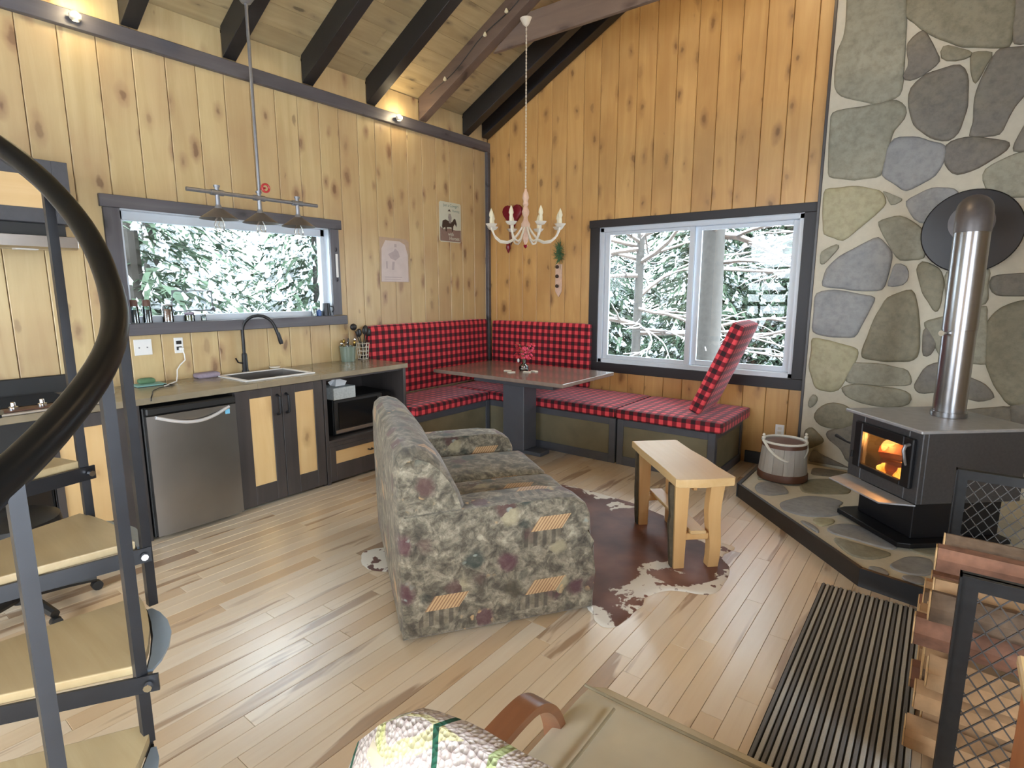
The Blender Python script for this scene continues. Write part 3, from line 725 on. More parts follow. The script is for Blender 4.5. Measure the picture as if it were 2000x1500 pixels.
def window_gable():
    w = struct(empty('window_2', (2.45, 0, W2[2]))); x0, x1, z0, z1 = W2
    fin('casing', bx(1.385, -0.024, 2.18, 3.49, -0.001, 2.255, bev=0.003), 'black_trim_x', w)
    fin('casing', bx(1.395, -0.02, 0.80, 1.50, -0.001, 2.18, bev=0.003), 'black_trim_z', w)
    fin('casing', bx(3.395, -0.02, 0.80, 3.487, -0.001, 2.18, bev=0.003), 'black_trim_z', w)
    fin('casing', bx(1.395, -0.024, 0.705, 3.487, -0.001, 0.80, bev=0.003), 'black_trim_x', w)
    bm = NB()
    box(bm, x0, 0.02, z0, x0+0.05, 0.13, z1, 0.003); box(bm, x1-0.05, 0.02, z0, x1, 0.13, z1, 0.003)
    box(bm, x0, 0.02, z1-0.05, x1, 0.13, z1, 0.003); box(bm, x0, 0.02, z0, x1, 0.13, z0+0.05, 0.003)
    fin('window_frame', bm, 'white_vinyl', w)
    bm2 = NB(); box(bm2, x0, -0.0005, z0, x0+0.012, 0.0195, z1); box(bm2, x1-0.012, -0.0005, z0, x1, 0.0195, z1); box(bm2, x0+0.012, -0.0005, z1-0.012, x1-0.012, 0.0195, z1); box(bm2, x0+0.012, -0.0005, z0, x1-0.012, 0.0195, z0+0.012)
    fin('jamb_liner', bm2, 'white_vinyl', w)
    for a, b, d in ((x0+0.05, 2.47, 0.05), (2.46, x1-0.05, 0.09)):
        bm = NB(); s = 0.05 if d < 0.06 else 0.06
        box(bm, a, d, z0+0.05, a+s, d+0.03, z1-0.05, 0.003); box(bm, b-s, d, z0+0.05, b, d+0.03, z1-0.05, 0.003)
        box(bm, a+s, d, z1-0.05-s*0.6, b-s, d+0.03, z1-0.05, 0.003); box(bm, a+s, d, z0+0.05, b-s, d+0.03, z0+0.05+s*0.8, 0.003)
        fin('sash', bm, 'white_vinyl', w)
        fin('pane', bx(a+s, d+0.013, z0+0.05+s*0.8, b-s, d+0.017, z1-0.05-s*0.6), 'glass', w)
window_gable()
def plain_window(name, axis, c0, c1, op, nd):
    w = struct(empty(name, (0, 0, 0))); u0, u1, z0, z1 = op; bm = NB()
    def bb(a, b, p, q): return box(bm, c0, a, p, c1, b, q) if axis == 0 else box(bm, a, c0, p, b, c1, q)
    bb(u0, u0+0.07, z0, z1); bb(u1-0.07, u1, z0, z1); bb(u0, u1, z1-0.07, z1); bb(u0, u1, z0, z0+0.08)
    for k in range(1, nd): m_ = u0+(u1-u0)*k/nd; bb(m_-0.05, m_+0.05, z0, z1)
    fin('window_frame', bm, 'white_vinyl', w)
plain_window('door_1', 0, RX+0.04, RX+0.10, WP, 2)
plain_window('window_3', 1, BY-0.10, BY-0.04, WB, 2)

# ------------------------------------------------------------------ stone wall and hearth
bm = NB(); prism(bm, [(3.512, 0.0), (RX-0.01, 0.0), (RX-0.01, zc(RX)-0.02), (RIDGE+0.5, zc(RIDGE+0.5)-0.02), (3.512, zc(3.512)-0.02)], 1, -0.055, -0.001)
stone_wall = struct(fin('wall_stone', bm, 'mortar'))
def stone(poly, axis, base, out, mat, parent, seed, GR=0.10):
    """irregular stone proud of its bed, with a softened rim"""
    poly = [(sum(q[0] for q in poly)/len(poly)*-GR+p[0]*(1+GR), sum(q[1] for q in poly)/len(poly)*-GR+p[1]*(1+GR)) for p in poly]; n = len(poly); cx = sum(p[0] for p in poly)/n; cy = sum(p[1] for p in poly)/n; dense = []
    for i in range(n):
        a, b = poly[i], poly[(i+1) % n]; L = math.hypot(b[0]-a[0], b[1]-a[1]); k = max(2, int(L/0.035))
        for j in range(k):
            t = j/k; w = 0.010*mnoise.noise(Vector((a[0]+(b[0]-a[0])*t, a[1]+(b[1]-a[1])*t, seed))*14)
            dense.append((a[0]+(b[0]-a[0])*t+w, a[1]+(b[1]-a[1])*t+w))
    # soften corners
    for _ in range(1 if axis == 1 else 2): dense = [((dense[i-1][0]+2*dense[i][0]+dense[(i+1) % len(dense)][0])/4, (dense[i-1][1]+2*dense[i][1]+dense[(i+1) % len(dense)][1])/4) for i in range(len(dense))]
    bm = NB(); rings = []
    for sc_, hgt in ((1.0, -0.012), (1.0, 0.35), (0.965, 0.85), (0.9, 1.0), (0.5, 1.05)):
        ring = []
        for p in dense:
            x = cx+(p[0]-cx)*sc_; y = cy+(p[1]-cy)*sc_
            h = base+out*(hgt if hgt < 0.9 else hgt+0.35*mnoise.noise(Vector((x*5, y*5, seed))))
            ring.append(bm.verts.new((x, h, y) if axis == 1 else (x, y, h)))
        rings.append(ring)
    m = len(dense)
    for a, b in zip(rings, rings[1:]):
        for i in range(m): bm.faces.new([a[i], a[(i+1) % m], b[(i+1) % m], b[i]])
    bm.faces.new(rings[-1]); bm.faces.new(rings[0][::-1])
    return fin('stone', bm, mat, parent, smooth='all')
for i, (k, poly) in enumerate(WALL_STONES):
    stone([(max(x, 3.545), max(z, 0.115)) for x, z in poly], 1, -0.055, -0.02, 'st_'+k, stone_wall, i*1.3)
hearth = thing('hearth', 'raised hearth of flat grey stones with black wooden edge under the stove', 'hearth', (4.3, -0.9, 0))
HP = [(3.27, -0.002), (3.27, -0.97), (4.17, -1.94), (4.47, -2.0), (5.9, -2.0), (5.9, -0.002)]
fin('mortar_bed', prism(NB(), [(3.29, -0.06), (3.29, -0.965), (4.175, -1.92), (4.475, -1.98), (5.88, -1.98), (5.88, -0.06)], 2, 0.001, 0.092), 'mortar', hearth)
for a, b in ((HP[0], HP[1]), (HP[1], HP[2]), (HP[2], HP[3]), (HP[3], HP[4])):
    d = Vector((b[0]-a[0], b[1]-a[1], 0)).normalized(); nrm = Vector((-d.y, d.x, 0))*0.022
    q = [(a[0], a[1]), (b[0], b[1]), (b[0]+nrm.x+d.x*0.0, b[1]+nrm.y), (a[0]+nrm.x, a[1]+nrm.y)]
    if a == HP[0]: q = [(3.265, -0.064), (3.265, -0.975), (3.289, -0.965), (3.289, -0.064)]
    fin('edge_board', prism(NB(), q, 2, 0.0005, 0.104), 'black_stain', hearth)
def inside_hearth(p):
    x, y = max(p[0], 3.325), max(p[1], -1.935); d = (x-3.29)*0.7334+(y+0.965)*0.6798   # distance inside the slanted front edge
    if d < 0.04: x += (0.04-d)*0.7334; y += (0.04-d)*0.6798
    return (x, y)
for i, poly in enumerate(HEARTH_STONES):
    poly = [inside_hearth(p) for p in poly]; cxm = sum(p[0] for p in poly)/len(poly); cym = sum(p[1] for p in poly)/len(poly)
    poly = [(cxm+(p[0]-cxm)/1.05, cym+(p[1]-cym)/1.05) for p in poly]
    stone(poly, 2, 0.090, 0.011, ('st_b', 'st_g', 'st_o', 'st_b', 'st_y', 'st_b', 'st_b', 'st_g', 'st_o', 'st_b', 'st_b', 'st_b', 'st_d', 'st_d')[i], hearth, 40+i*1.7, 0.05)

# ------------------------------------------------------------------ kitchen
def cab_front(y0, y1, z0, z1, x, mat, parent, name, bev=0.003, th=0.02):
    return fin(name, bx(x-th, y0, z0, x, y1, z1, bev=bev), mat, parent)
def framed_door(parent, y0, y1, z0, z1, py0, py1, pz0, pz1, handle=None, name='door', hmat='black_metal', panelmat='pine_panel'):
    bm = NB(); x = 0.602
    box(bm, x-0.02, y0, z0, x, py0, z1, 0.002); box(bm, x-0.02, py1, z0, x, y1, z1, 0.002)
    box(bm, x-0.02, py0, pz1, x, py1, z1, 0.002); box(bm, x-0.02, py0, z0, x, py1, pz0, 0.002)
    d = fin(name, bm, 'dark_stain', parent)
    fin('panel', bx(x-0.016, py0, pz0, x-0.007, py1, pz1), panelmat, d, label='honey pine inset panel')
    if handle:
        hy, hz0, hz1 = handle; bm = NB()
        if name == 'drawer': tube(bm, [(x, hy-0.02, hz0), (x+0.025, hy-0.015, hz0), (x+0.03, hy, hz0), (x+0.025, hy+0.015, hz0), (x, hy+0.02, hz0)], 0.006)
        else:
            tube(bm, [(x, hy, hz0), (x+0.03, hy, hz0+0.01), (x+0.034, hy, (hz0+hz1)/2), (x+0.03, hy, hz1-0.01), (x, hy, hz1)], [0.012, 0.009, 0.009, 0.009, 0.012])
        fin('handle', bm, hmat, d, smooth=True)
    return d
def carcass(name, label, y0, y1, ztop=0.868, back=0.012, open_front=True):
    t = thing(name, label, 'cabinet', (0.3, (y0+y1)/2, 0)); bm = NB()
    box(bm, back, y0, 0.0, 0.58, y0+0.018, ztop); box(bm, back, y1-0.018, 0.0, 0.58, y1, ztop)
    box(bm, back, y0, 0.06, 0.58, y1, 0.078); box(bm, back, y0, 0.0, back+0.01, y1, ztop); (box(bm, back, y0, ztop-0.018, 0.58, y1, ztop) if y1 < -3.5 else None)
    box(bm, 0.50, y0, 0.0, 0.52, y1, 0.06)
    fin('body', bm, 'dark_stain', t); return t
t = carcass('base_cabinet', 'black-stained base cabinet under the sink with two honey pine inset doors', -3.424, -2.735)
framed_door(t, -3.42, -3.083, 0.02, 0.862, -3.32, -3.158, 0.16, 0.80, (-3.115, 0.66, 0.80))
framed_door(t, -3.079, -2.739, 0.02, 0.862, -2.972, -2.816, 0.155, 0.80, (-3.045, 0.66, 0.80))
# cabinet with the microwave shelf
t = thing('shelf_cabinet', 'black-stained end cabinet with an open shelf above one pine-fronted drawer', 'cabinet', (0.3, -2.31, 0))
bm = NB(); box(bm, 0.012, -2.73, 0, 0.60, -2.70, 0.868, 0.002); box(bm, 0.012, -1.925, 0, 0.62, -1.895, 0.868, 0.003)
box(bm, 0.012, -2.70, 0.0, 0.022, -1.925, 0.868); box(bm, 0.022, -2.70, 0.34, 0.60, -1.925, 0.362, 0.002); box(bm, 0.022, -2.70, 0.85, 0.60, -1.925, 0.868, 0.002)
box(bm, 0.022, -2.70, 0.06, 0.58, -1.925, 0.078); box(bm, 0.585, -2.70, 0.31, 0.60, -1.925, 0.34)
fin('body', bm, 'dark_stain', t)
framed_door(t, -2.70, -1.927, 0.02, 0.308, -2.645, -1.99, 0.16, 0.268, (-2.31, 0.215, 0.215), name='drawer', panelmat='pine_panel_y')
# left cabinet beside the oven
t = carcass('base_cabinet', 'black-stained base cabinet with honey pine panel behind the spiral stair', -4.44, -3.995)
framed_door(t, -4.436, -4.125, 0.02, 0.862, -4.40, -4.16, 0.20, 0.785)
fin('filler_stile', bx(0.58, -4.12, 0.0, 0.60, -3.995, 0.866, bev=0.002), 'dark_stain', t)
# oven
t = thing('oven', 'black built-in oven with chrome door handle at left edge', 'oven', (0.3, -4.75, 0))
fin('body', bx(0.012, -5.05, 0.0, 0.585, -4.445, 0.866, bev=0.003), 'black_plastic', t)
d = fin('oven_door', bx(0.587, -5.04, 0.20, 0.61, -4.455, 0.70, bev=0.006), 'black_gloss', t)
fin('handle', tube(NB(), [(0.611, -5.0, 0.655), (0.65, -5.0, 0.655), (0.655, -4.98, 0.655), (0.655, -4.52, 0.655), (0.65, -4.50, 0.655), (0.611, -4.50, 0.655)], 0.010), 'chrome', d, smooth=True)
fin('drawer', bx(0.587, -5.04, 0.03, 0.605, -4.455, 0.19, bev=0.004), 'black_plastic', t)
# worktop with sink cut-out
SK = (0.11, 0.50, -3.27, -2.775)
bm = NB(); z0, z1 = 0.870, 0.910
box(bm, 0.004, -4.15, z0, 0.64, SK[2], z1, 0.003); box(bm, 0.004, SK[3], z0, 0.64, -1.885, z1, 0.003)
box(bm, 0.004, SK[2], z0, SK[0], SK[3], z1); box(bm, SK[1], SK[2], z0, 0.64, SK[3], z1, 0.002); box(bm, 0.004, -5.06, z0, 0.64, -4.15, z1, 0.003)
wt = fin('worktop', bm, 'countertop', base=(0.32, -3.4, 0.87)); tag(wt, 'long grey-brown stone-look worktop running under the kitchen window', 'worktop')
# cooktop
t = thing('cooktop', 'steel drop-in cooktop with chrome knobs and black glass top', 'cooktop', (0.32, -4.6, 0.911))
fin('tray', bx(0.06, -5.03, 0.911, 0.635, -4.165, 0.925, bev=0.004), 'cooktop', t)
fin('glass_top', bx(0.10, -5.0, 0.926, 0.50, -4.28, 0.934, bev=0.002), 'black_gloss', t)
fin('control_strip', bx(0.52, -5.02, 0.926, 0.615, -4.30, 0.934, bev=0.002), 'dark_wood', t)
for y in (-4.88, -4.72, -4.56, -4.44, -4.35):
    k = fin('knob', lathe(NB(), [(0.021, 0), (0.021, 0.012), (0.012, 0.016), (0.011, 0.034), (0.009, 0.036)], (0.57, y, 0.935), 14), 'chrome', t, smooth=True)
fin('rear_guard', bx(0.03, -5.05, 0.911, 0.058, -4.165, 1.03, bev=0.004), 'black_plastic', t)
# sink + faucet
t = thing('sink', 'white-rimmed steel sink set into the worktop below the window', 'sink', (0.3, -2.98, 0.911))
bm = NB(); a, b, c, d_ = SK
for q in ((a-.03, c-.03, b+.03, c+.008), (a-.03, d_-.008, b+.03, d_+.03), (a-.03, c+.008, a+.008, d_-.008), (b-.008, c+.008, b+.03, d_-.008)): box(bm, q[0], q[1], 0.9105, q[2], q[3], 0.918, 0.002)
fin('rim', bm, 'white', t)
bm = NB(); zb = 0.74
box(bm, a+.008, c+.008, zb, b-.008, d_-.008, zb+.004); box(bm, a+.004, c+.004, zb, a+.008, d_-.004, 0.912); box(bm, b-.008, c+.004, zb, b-.004, d_-.004, 0.912)
box(bm, a+.008, c+.004, zb, b-.008, c+.008, 0.912); box(bm, a+.008, d_-.008, zb, b-.008, d_-.004, 0.912)
fin('basin', bm, 'steel', t)
fin('drain', lathe(NB(), [(0.04, 0), (0.04, 0.004), (0.02, 0.005)], (0.3, -2.98, zb+.004)), 'chrome', t)
t = thing('faucet', 'tall black gooseneck faucet behind the sink', 'faucet', (0.05, -3.05, 0.911))
fin('base', lathe(NB(), [(0.028, 0), (0.028, 0.01), (0.022, 0.02), (0.02, 0.14), (0.016, 0.15)], (0.045, -3.05, 0.911)), 'black_metal', t, smooth=True)
pts = [(0.045, -3.05, 1.05), (0.045, -3.05, 1.24)]+[(0.045+0.065*(1-math.cos(a)), -3.05+0.10*(1-math.cos(a)), 1.24+0.115*math.sin(a)) for a in [PI*k/10 for k in range(1, 10)]]+[(0.185, -2.835, 1.20), (0.19, -2.825, 1.15)]
fin('spout', tube(NB(), pts, 0.0125, 10), 'black_metal', t, smooth=True)
fin('spray_head', tube(NB(), [(0.184, -2.836, 1.215), (0.193, -2.82, 1.14), (0.195, -2.817, 1.125)], [0.015, 0.018, 0.014], 10), 'black_metal', t, smooth=True)
fin('lever', tube(NB(), [(0.05, -3.072, 0.985), (0.06, -3.11, 0.995), (0.065, -3.13, 1.03)], 0.006), 'black_metal', t, smooth=True)
# mini fridge
t = thing('mini_fridge', 'dark stainless mini fridge with curved bright handle under the worktop', 'fridge', (0.35, -3.71, 0))
fin('cabinet', bx(0.06, -3.985, 0.012, 0.60, -3.435, 0.845, bev=0.006), 'black_plastic', t)
y0, y1 = -3.980, -3.440
bm = NB(); N = 14
for k in range(N):   # slightly bowed door face
    ya, yb = y0+(y1-y0)*k/N, y0+(y1-y0)*(k+1)/N
    f = lambda y: 0.645+0.014*(1-((y-(y0+y1)/2)/((y1-y0)/2))**2)
    prism(bm, [(0.606, ya), (f(ya), ya), (f(yb), yb), (0.606, yb)], 2, 0.03, 0.795)
bmesh.ops.remove_doubles(bm, verts=bm.verts, dist=1e-5)
dr = fin('door', bm, 'dark_steel', t, smooth=True)
fin('top_cap', bx(0.603, y0, 0.80, 0.655, y1, 0.848, bev=0.008), 'black_plastic', t)
hp = [(0.655+0.035*math.sin(PI*s), y0+0.05+(y1-y0-0.10)*s, 0.785-0.055*math.sin(PI*s)) for s in [k/14 for k in range(15)]]
fin('handle', tube(NB(), hp, 0.011, 8, flat=(1, 1)), 'bright_steel', dr, smooth=True, label='curved bright handle')
fin('grip_recess', prism(NB(), [(y0+0.06, 0.797)]+[(y0+0.06+(y1-y0-0.12)*s, 0.792-0.05*math.sin(PI*s)) for s in [k/10 for k in range(11)]]+[(y1-0.06, 0.797)], 0, 0.646, 0.6625), 'steel', dr)
fin('energy_sticker', bx(0.6455, -3.515, 0.735, 0.6525, -3.485, 0.768), 'star_blue', dr, label='small blue energy label')
fin('foot', lathe(NB(), [(0.018, 0), (0.018, 0.012)], (0.56, -3.93, 0), 10), 'black_plastic', t); fin('foot', lathe(NB(), [(0.018, 0), (0.018, 0.012)], (0.56, -3.49, 0), 10), 'black_plastic', t)
# microwave
t = thing('microwave', 'black microwave with glass door on the open shelf', 'microwave', (0.35, -2.29, 0.363))
fin('casing', bx(0.12, -2.585, 0.363, 0.50, -1.985, 0.665, bev=0.006), 'black_plastic', t)
d = fin('door', bx(0.502, -2.585, 0.372, 0.52, -2.10, 0.662, bev=0.004), 'black_plastic', t)
fin('window', bx(0.5205, -2.545, 0.42, 0.524, -2.145, 0.64), 'black_gloss', d)
fin('door_strip', bx(0.5205, -2.58, 0.383, 0.526, -2.105, 0.412, bev=0.002), 'steel', d)
fin('control_panel', bx(0.502, -2.097, 0.372, 0.52, -1.985, 0.662, bev=0.004), 'black_gloss', t)
fin('knob', tube(NB(), [(0.521, -2.04, 0.42), (0.545, -2.04, 0.42)], 0.018, 14), 'steel', t, smooth=True)
# tissue box
t = thing('tissue_box', 'grey patterned tissue box with a white tissue on the microwave', 'tissue box', (0.42, -2.47, 0.666))
fin('carton', bx(0.32, -2.59, 0.666, 0.53, -2.375, 0.765, bev=0.003), plain('grey_leaf_carton', srgb(176, 182, 182), 0.7, var=0.35, scale=70), t)
bm = NB(); v = [bm.verts.new(p) for p in ((0.39, -2.52, 0.766), (0.46, -2.52, 0.766), (0.46, -2.43, 0.766), (0.39, -2.43, 0.766), (0.43, -2.49, 0.832), (0.45, -2.40, 0.798), (0.40, -2.55, 0.80))]
for q in ((0, 1, 4, 6), (1, 2, 5, 4), (2, 3, 5), (3, 0, 6), (3, 6, 4, 5)): bm.faces.new([v[i] for i in q])
fin('tissue', bm, 'paper', t)

# upper cabinet and hood
t = thing('wall_cabinet', 'black-framed wall cabinet with pale pine door above the cooktop', 'cabinet', (0.17, -4.6, 1.92))
fin('body', bx(0.004, -5.1, 1.92, 0.33, -4.135, 2.265, bev=0.002), 'dark_grey_paint', t)
bm = NB(); box(bm, 0.332, -4.21, 1.922, 0.352, -4.137, 2.263, 0.002); box(bm, 0.332, -5.1, 1.922, 0.352, -4.21, 2.0, 0.002); box(bm, 0.332, -5.1, 2.175, 0.352, -4.21, 2.263, 0.002)
d = fin('door', bm, 'dark_grey_paint', t); fin('panel', bx(0.334, -5.1, 2.0, 0.344, -4.21, 2.175), 'pine_panel_y', d, label='pale pine inset panel')
t = thing('range_hood', 'slim stainless range hood under the pine-fronted wall cabinet', 'range hood', (0.2, -4.6, 1.77))
fin('body', prism(NB(), [(0.004, 1.85), (0.33, 1.85), (0.33, 1.917), (0.004, 1.917)], 1, -5.1, -4.175), 'black_plastic', t)
fin('canopy', prism(NB(), [(0.004, 1.79), (0.42, 1.775), (0.452, 1.785), (0.452, 1.843), (0.42, 1.848), (0.004, 1.848)], 1, -5.1, -4.155, bev=0.003), 'steel', t)
fin('light_lens', bx(0.30, -4.42, 1.770, 0.37, -4.32, 1.779), 'white', t)

# wall plates
t = thing('switch_plate', 'white double blank plate on the boards left of the outlet', 'wall plate', (0.005, -3.735, 1.16))
fin('plate', bx(0.001, -3.79, 1.105, 0.008, -3.68, 1.215, bev=0.002), 'white', t)
for y in (-3.76, -3.71): fin('screw', tube(NB(), [(0.008, y, 1.158), (0.011, y, 1.158)], 0.005, 8), 'galv', t)
t = thing('wall_outlet', 'white wall outlet with plugs beneath the kitchen window', 'outlet', (0.005, -3.505, 1.155))
fin('plate', bx(0.001, -3.535, 1.10, 0.008, -3.475, 1.212, bev=0.002), 'white', t)
for z in (1.177, 1.135): fin('socket', bx(0.008, -3.523, z-0.013, 0.012, -3.487, z+0.013, bev=0.002), 'black_plastic', t)
t = thing('wall_outlet', 'small white outlet low on the gable wall behind the bucket', 'outlet', (3.335, -0.005, 0.33))
fin('plate', bx(3.30, -0.008, 0.28, 3.372, -0.001, 0.385, bev=0.002), 'white', t)
for z in (0.352, 0.312): fin('socket', bx(3.32, -0.011, z-0.012, 3.352, -0.008, z+0.012, bev=0.002), 'cream_paint', t)
t = thing('charger_cable', 'white charger cable hanging from the outlet to the worktop', 'cable', (0.03, -3.5, 1.13))
fin('plug', bx(0.0125, -3.512, 1.118, 0.045, -3.486, 1.142, bev=0.004), 'white', t)
fin('cable', tube(NB(), [(0.045, -3.497, 1.125), (0.06, -3.495, 1.09), (0.05, -3.49, 1.05), (0.06, -3.53, 1.02), (0.09, -3.565, 0.99), (0.12, -3.58, 0.95), (0.15, -3.60, 0.918), (0.22, -3.67, 0.916), (0.29, -3.73, 0.916)], 0.0045, 6), 'white', t, smooth=True)

# small things on the worktop
o = fin('cloth', cushion(NB(), 0.02, -3.44, 0.911, 0.13, -3.28, 0.95, 0.018, 0.004, 6, wob=0.012), 'purple_cloth', base=(0.07, -3.36, 0.911), smooth='all'); tag(o, 'crumpled grey-purple dish cloth left of the sink', 'cloth')
t = thing('scrub_sponge', 'green scrub sponge lying in a teal tray on the worktop', 'sponge', (0.10, -3.77, 0.911))
fin('tray', cushion(NB(), 0.06, -3.86, 0.911, 0.20, -3.68, 0.921, 0.005, 0, 4), 'teal', t, smooth='all')
fin('sponge', cushion(NB(), 0.07, -3.82, 0.9215, 0.13, -3.72, 0.955, 0.014, 0.004, 5), 'green_sponge', t, smooth='all')
o = fin('charging_cord', tube(NB(), [(0.20, -3.70, 0.9155), (0.26, -3.66, 0.9155), (0.31, -3.70, 0.9155), (0.33, -3.78, 0.9155), (0.42, -3.85, 0.9155), (0.55, -3.90, 0.9155), (0.644, -3.94, 0.914), (0.650, -3.945, 0.89)], 0.0035, 6), 'black_plastic', base=(0.4, -3.8, 0.9155), smooth='all'); tag(o, 'thin black cord lying across the worktop to its front edge', 'cord')
t = thing('domino_stack', 'white block with dark dots standing behind the stair post', 'block', (0.30, -4.02, 0.911))
fin('block', bx(0.29, -4.07, 0.911, 0.33, -4.03, 1.03, bev=0.003), 'white', t)
bm = NB()
for k in range(6):
    for yy in (-4.06, -4.04): box(bm, 0.3301, yy-0.003, 0.925+k*0.018, 0.3315, yy+0.003, 0.932+k*0.018)
fin('dots', bm, 'black_plastic', t)
o = fin('soap_dish', lathe(NB(), [(0.02, 0), (0.04, 0.005), (0.045, 0.014), (0.038, 0.012), (0.0, 0.008)], (0.055, -2.81, 0.919), 16), 'cream_paint', base=(0.055, -2.81, 0.919), smooth='all'); tag(o, 'small cream soap dish at the back rim of the sink', 'dish')
# utensil bucket
c = (0.10, -2.12, 0.911)
t = thing('utensil_pail', 'sage green enamel pail holding cutlery on the worktop', 'pail', c)
fin('pail', lathe(NB(), [(0.0, 0.0), (0.062, 0.0), (0.072, 0.13), (0.077, 0.133), (0.077, 0.138), (0.069, 0.136), (0.059, 0.008), (0.0, 0.006)], c, 24, close=False), 'green_bucket', t, smooth=True)
Ru = random.Random(4)
for k in range(9):
    a = Ru.random()*6.28; h = Ru.uniform(0.17, 0.215); dx, dy = math.cos(a)*0.05, math.sin(a)*0.05
    kind = k % 3; bm = NB(); p0 = Vector((c[0]+dx*0.4, c[1]+dy*0.4, c[2]+0.012)); p1 = Vector((c[0]+dx*1.5, c[1]+dy*1.5, c[2]+h))
    tube(bm, [p0, p0.lerp(p1, 0.75)], 0.0035, 6)
    m_ = p0.lerp(p1, 0.9); blob(bm, m_, (0.014, 0.014, 0.024) if kind else (0.009, 0.009, 0.034), 1)
    o = fin(('knife', 'spoon', 'fork')[kind], bm, ('black_plastic', 'chrome', 'brass')[kind], base=tuple(p0), smooth='all')
    tag(o, ('black-handled knife standing in the sage green pail', 'bright steel spoon standing in the sage green pail', 'brass-coloured fork standing in the sage green pail')[kind], 'cutlery', ('knives in the pail', 'spoons in the pail', 'forks in the pail')[kind])
c = (0.09, -1.945, 0.911)
t = thing('wire_holder', 'light wire utensil holder at the right end of the worktop', 'utensil holder', c)
bm = NB()
for k in range(5): 
    z = 0.006+k*0.036; r = 0.045+0.016*z/0.15
    tube(bm, [(c[0]+r*math.cos(a), c[1]+r*math.sin(a), c[2]+z) for a in [2*PI*j/16 for j in range(17)]], 0.003, 5)
fin('rings', bm, 'cream_paint', t, smooth=True)
bm = NB()
for k in range(10):
    a = 2*PI*k/10; tube(bm, [(c[0]+0.045*math.cos(a), c[1]+0.045*math.sin(a), c[2]+0.004), (c[0]+0.061*math.cos(a), c[1]+0.061*math.sin(a), c[2]+0.152)], 0.0028, 5)
fin('wires', bm, 'cream_paint', t, smooth=True)
fin('base', lathe(NB(), [(0.045, 0), (0.045, 0.005)], c, 16), 'black_plastic', t)
for k, (dx, dy, h, nm) in enumerate(((-0.02, -0.09, 0.33, 'ladle'), (0.0, -0.04, 0.27, 'spatula'), (0.02, 0.02, 0.29, 'slotted_spoon'), (0.0, 0.08, 0.27, 'turner'), (-0.01, 0.05, 0.30, 'spoon'))):
    p0 = Vector((c[0]-dx*0.3, c[1]-dy*0.3, c[2]+0.012)); p1 = Vector((c[0]+dx, c[1]+dy, c[2]+h)); bm = NB()
    tube(bm, [p0, p0.lerp(p1, 0.8)], 0.0045, 6); blob(bm, p0.lerp(p1, 0.92), (0.012, 0.032, 0.04) if k != 0 else (0.02, 0.036, 0.032), 2)
    o = fin(nm, bm, 'black_plastic', base=tuple(p0), smooth='all')
    tag(o, ('black ladle leaning left in the wire utensil holder', 'black spatula, shortest one near the middle of the wire holder', 'black slotted spoon upright in the wire utensil holder', 'black turner leaning far right in the wire holder', 'tall black spoon leaning slightly right in the wire holder')[k], 'utensil')
# things on the window sill (inside the opening)
def jar(nm, label, y, r, h, fill, lid, lidh=0.03, x=-0.028, fillh=0.8):
    c = (x, y, 1.3255); t = thing(nm, label, 'jar', c)
    fin('glass_wall', lathe(NB(), [(0, 0), (r, 0), (r, h*0.92), (r*0.85, h), (r*0.8, h), (r*0.93, h*0.9), (r*0.93, 0.004), (0, 0.004)], c, 18, close=False), 'jar_glass', t, smooth=True)
    fin('contents', lathe(NB(), [(r*0.9, 0.005), (r*0.9, h*fillh)], c, 16), fill, t, smooth=True)
    if lid: fin('lid', lathe(NB(), [(r*0.9, h+0.0005), (r*0.95, h+lidh*0.6), (r*0.8, h+lidh)], c, 18), lid, t, smooth=True)
jar('spice_grinder', 'pepper grinder with dark lid, leftmost on the window sill', -3.755, 0.028, 0.115, 'pepper', 'dark_wood', 0.045)
jar('spice_grinder', 'glass spice grinder with dark lid, second from left on the sill', -3.675, 0.028, 0.115, 'pepper', 'dark_wood', 0.045)
jar('salt_jar', 'glass jar of pink salt standing on the window sill', -3.545, 0.036, 0.115, 'salt_pink', 'steel', 0.012)
jar('spice_pot', 'small glass pot with purple-brown lid on the window sill', -3.40, 0.036, 0.05, 'leaf', 'purple_cloth', 0.016)
jar('tea_glass', 'tiny clear glass behind the lidded pot on the sill', -3.30, 0.018, 0.045, 'cream_paint', None, fillh=0.4)
jar('candle_glass', 'small grey glass left of the blue bottle on the sill', -2.36, 0.022, 0.07, 'cream_paint', None)
t = thing('blue_bottle', 'small blue and white bottle near the right end of the sill', 'bottle', (-0.03, -2.31, 1.3255))
fin('body', lathe(NB(), [(0.019, 0), (0.019, 0.045), (0.01, 0.055)], (-0.03, -2.31, 1.3255), 16), 'blue', t, smooth=True)
fin('cap', lathe(NB(), [(0.011, 0.0555), (0.011, 0.075)], (-0.03, -2.31, 1.3255), 12), 'white', t, smooth=True)
t = thing('mug', 'dark grey mug at the right end of the kitchen window sill', 'mug', (-0.02, -2.235, 1.3255))
fin('cup', lathe(NB(), [(0, 0), (0.036, 0), (0.03, 0.11), (0.027, 0.11), (0.032, 0.005), (0, 0.005)], (-0.02, -2.24, 1.3255), 20, close=False), 'stair_metal', t, smooth=True)
fin('handle', tube(NB(), [(0.005, -2.216, 1.41), (0.02, -2.20, 1.405), (0.025, -2.193, 1.38), (0.012, -2.205, 1.355)], 0.005), 'stair_metal', t, smooth=True)
bm = NB(); g = [[bm.verts.new((-0.055-0.008*math.sin(3*i+j)+0.008*mnoise.noise(Vector((i, j, 3))*0.9), -3.50+0.29*i/10+(0.012 if j == 0 else 0)*(i-5)/5, 1.395+0.155*j/5+0.008*mnoise.noise(Vector((i*0.7, j, 0))))) for j in range(6)] for i in range(11)]
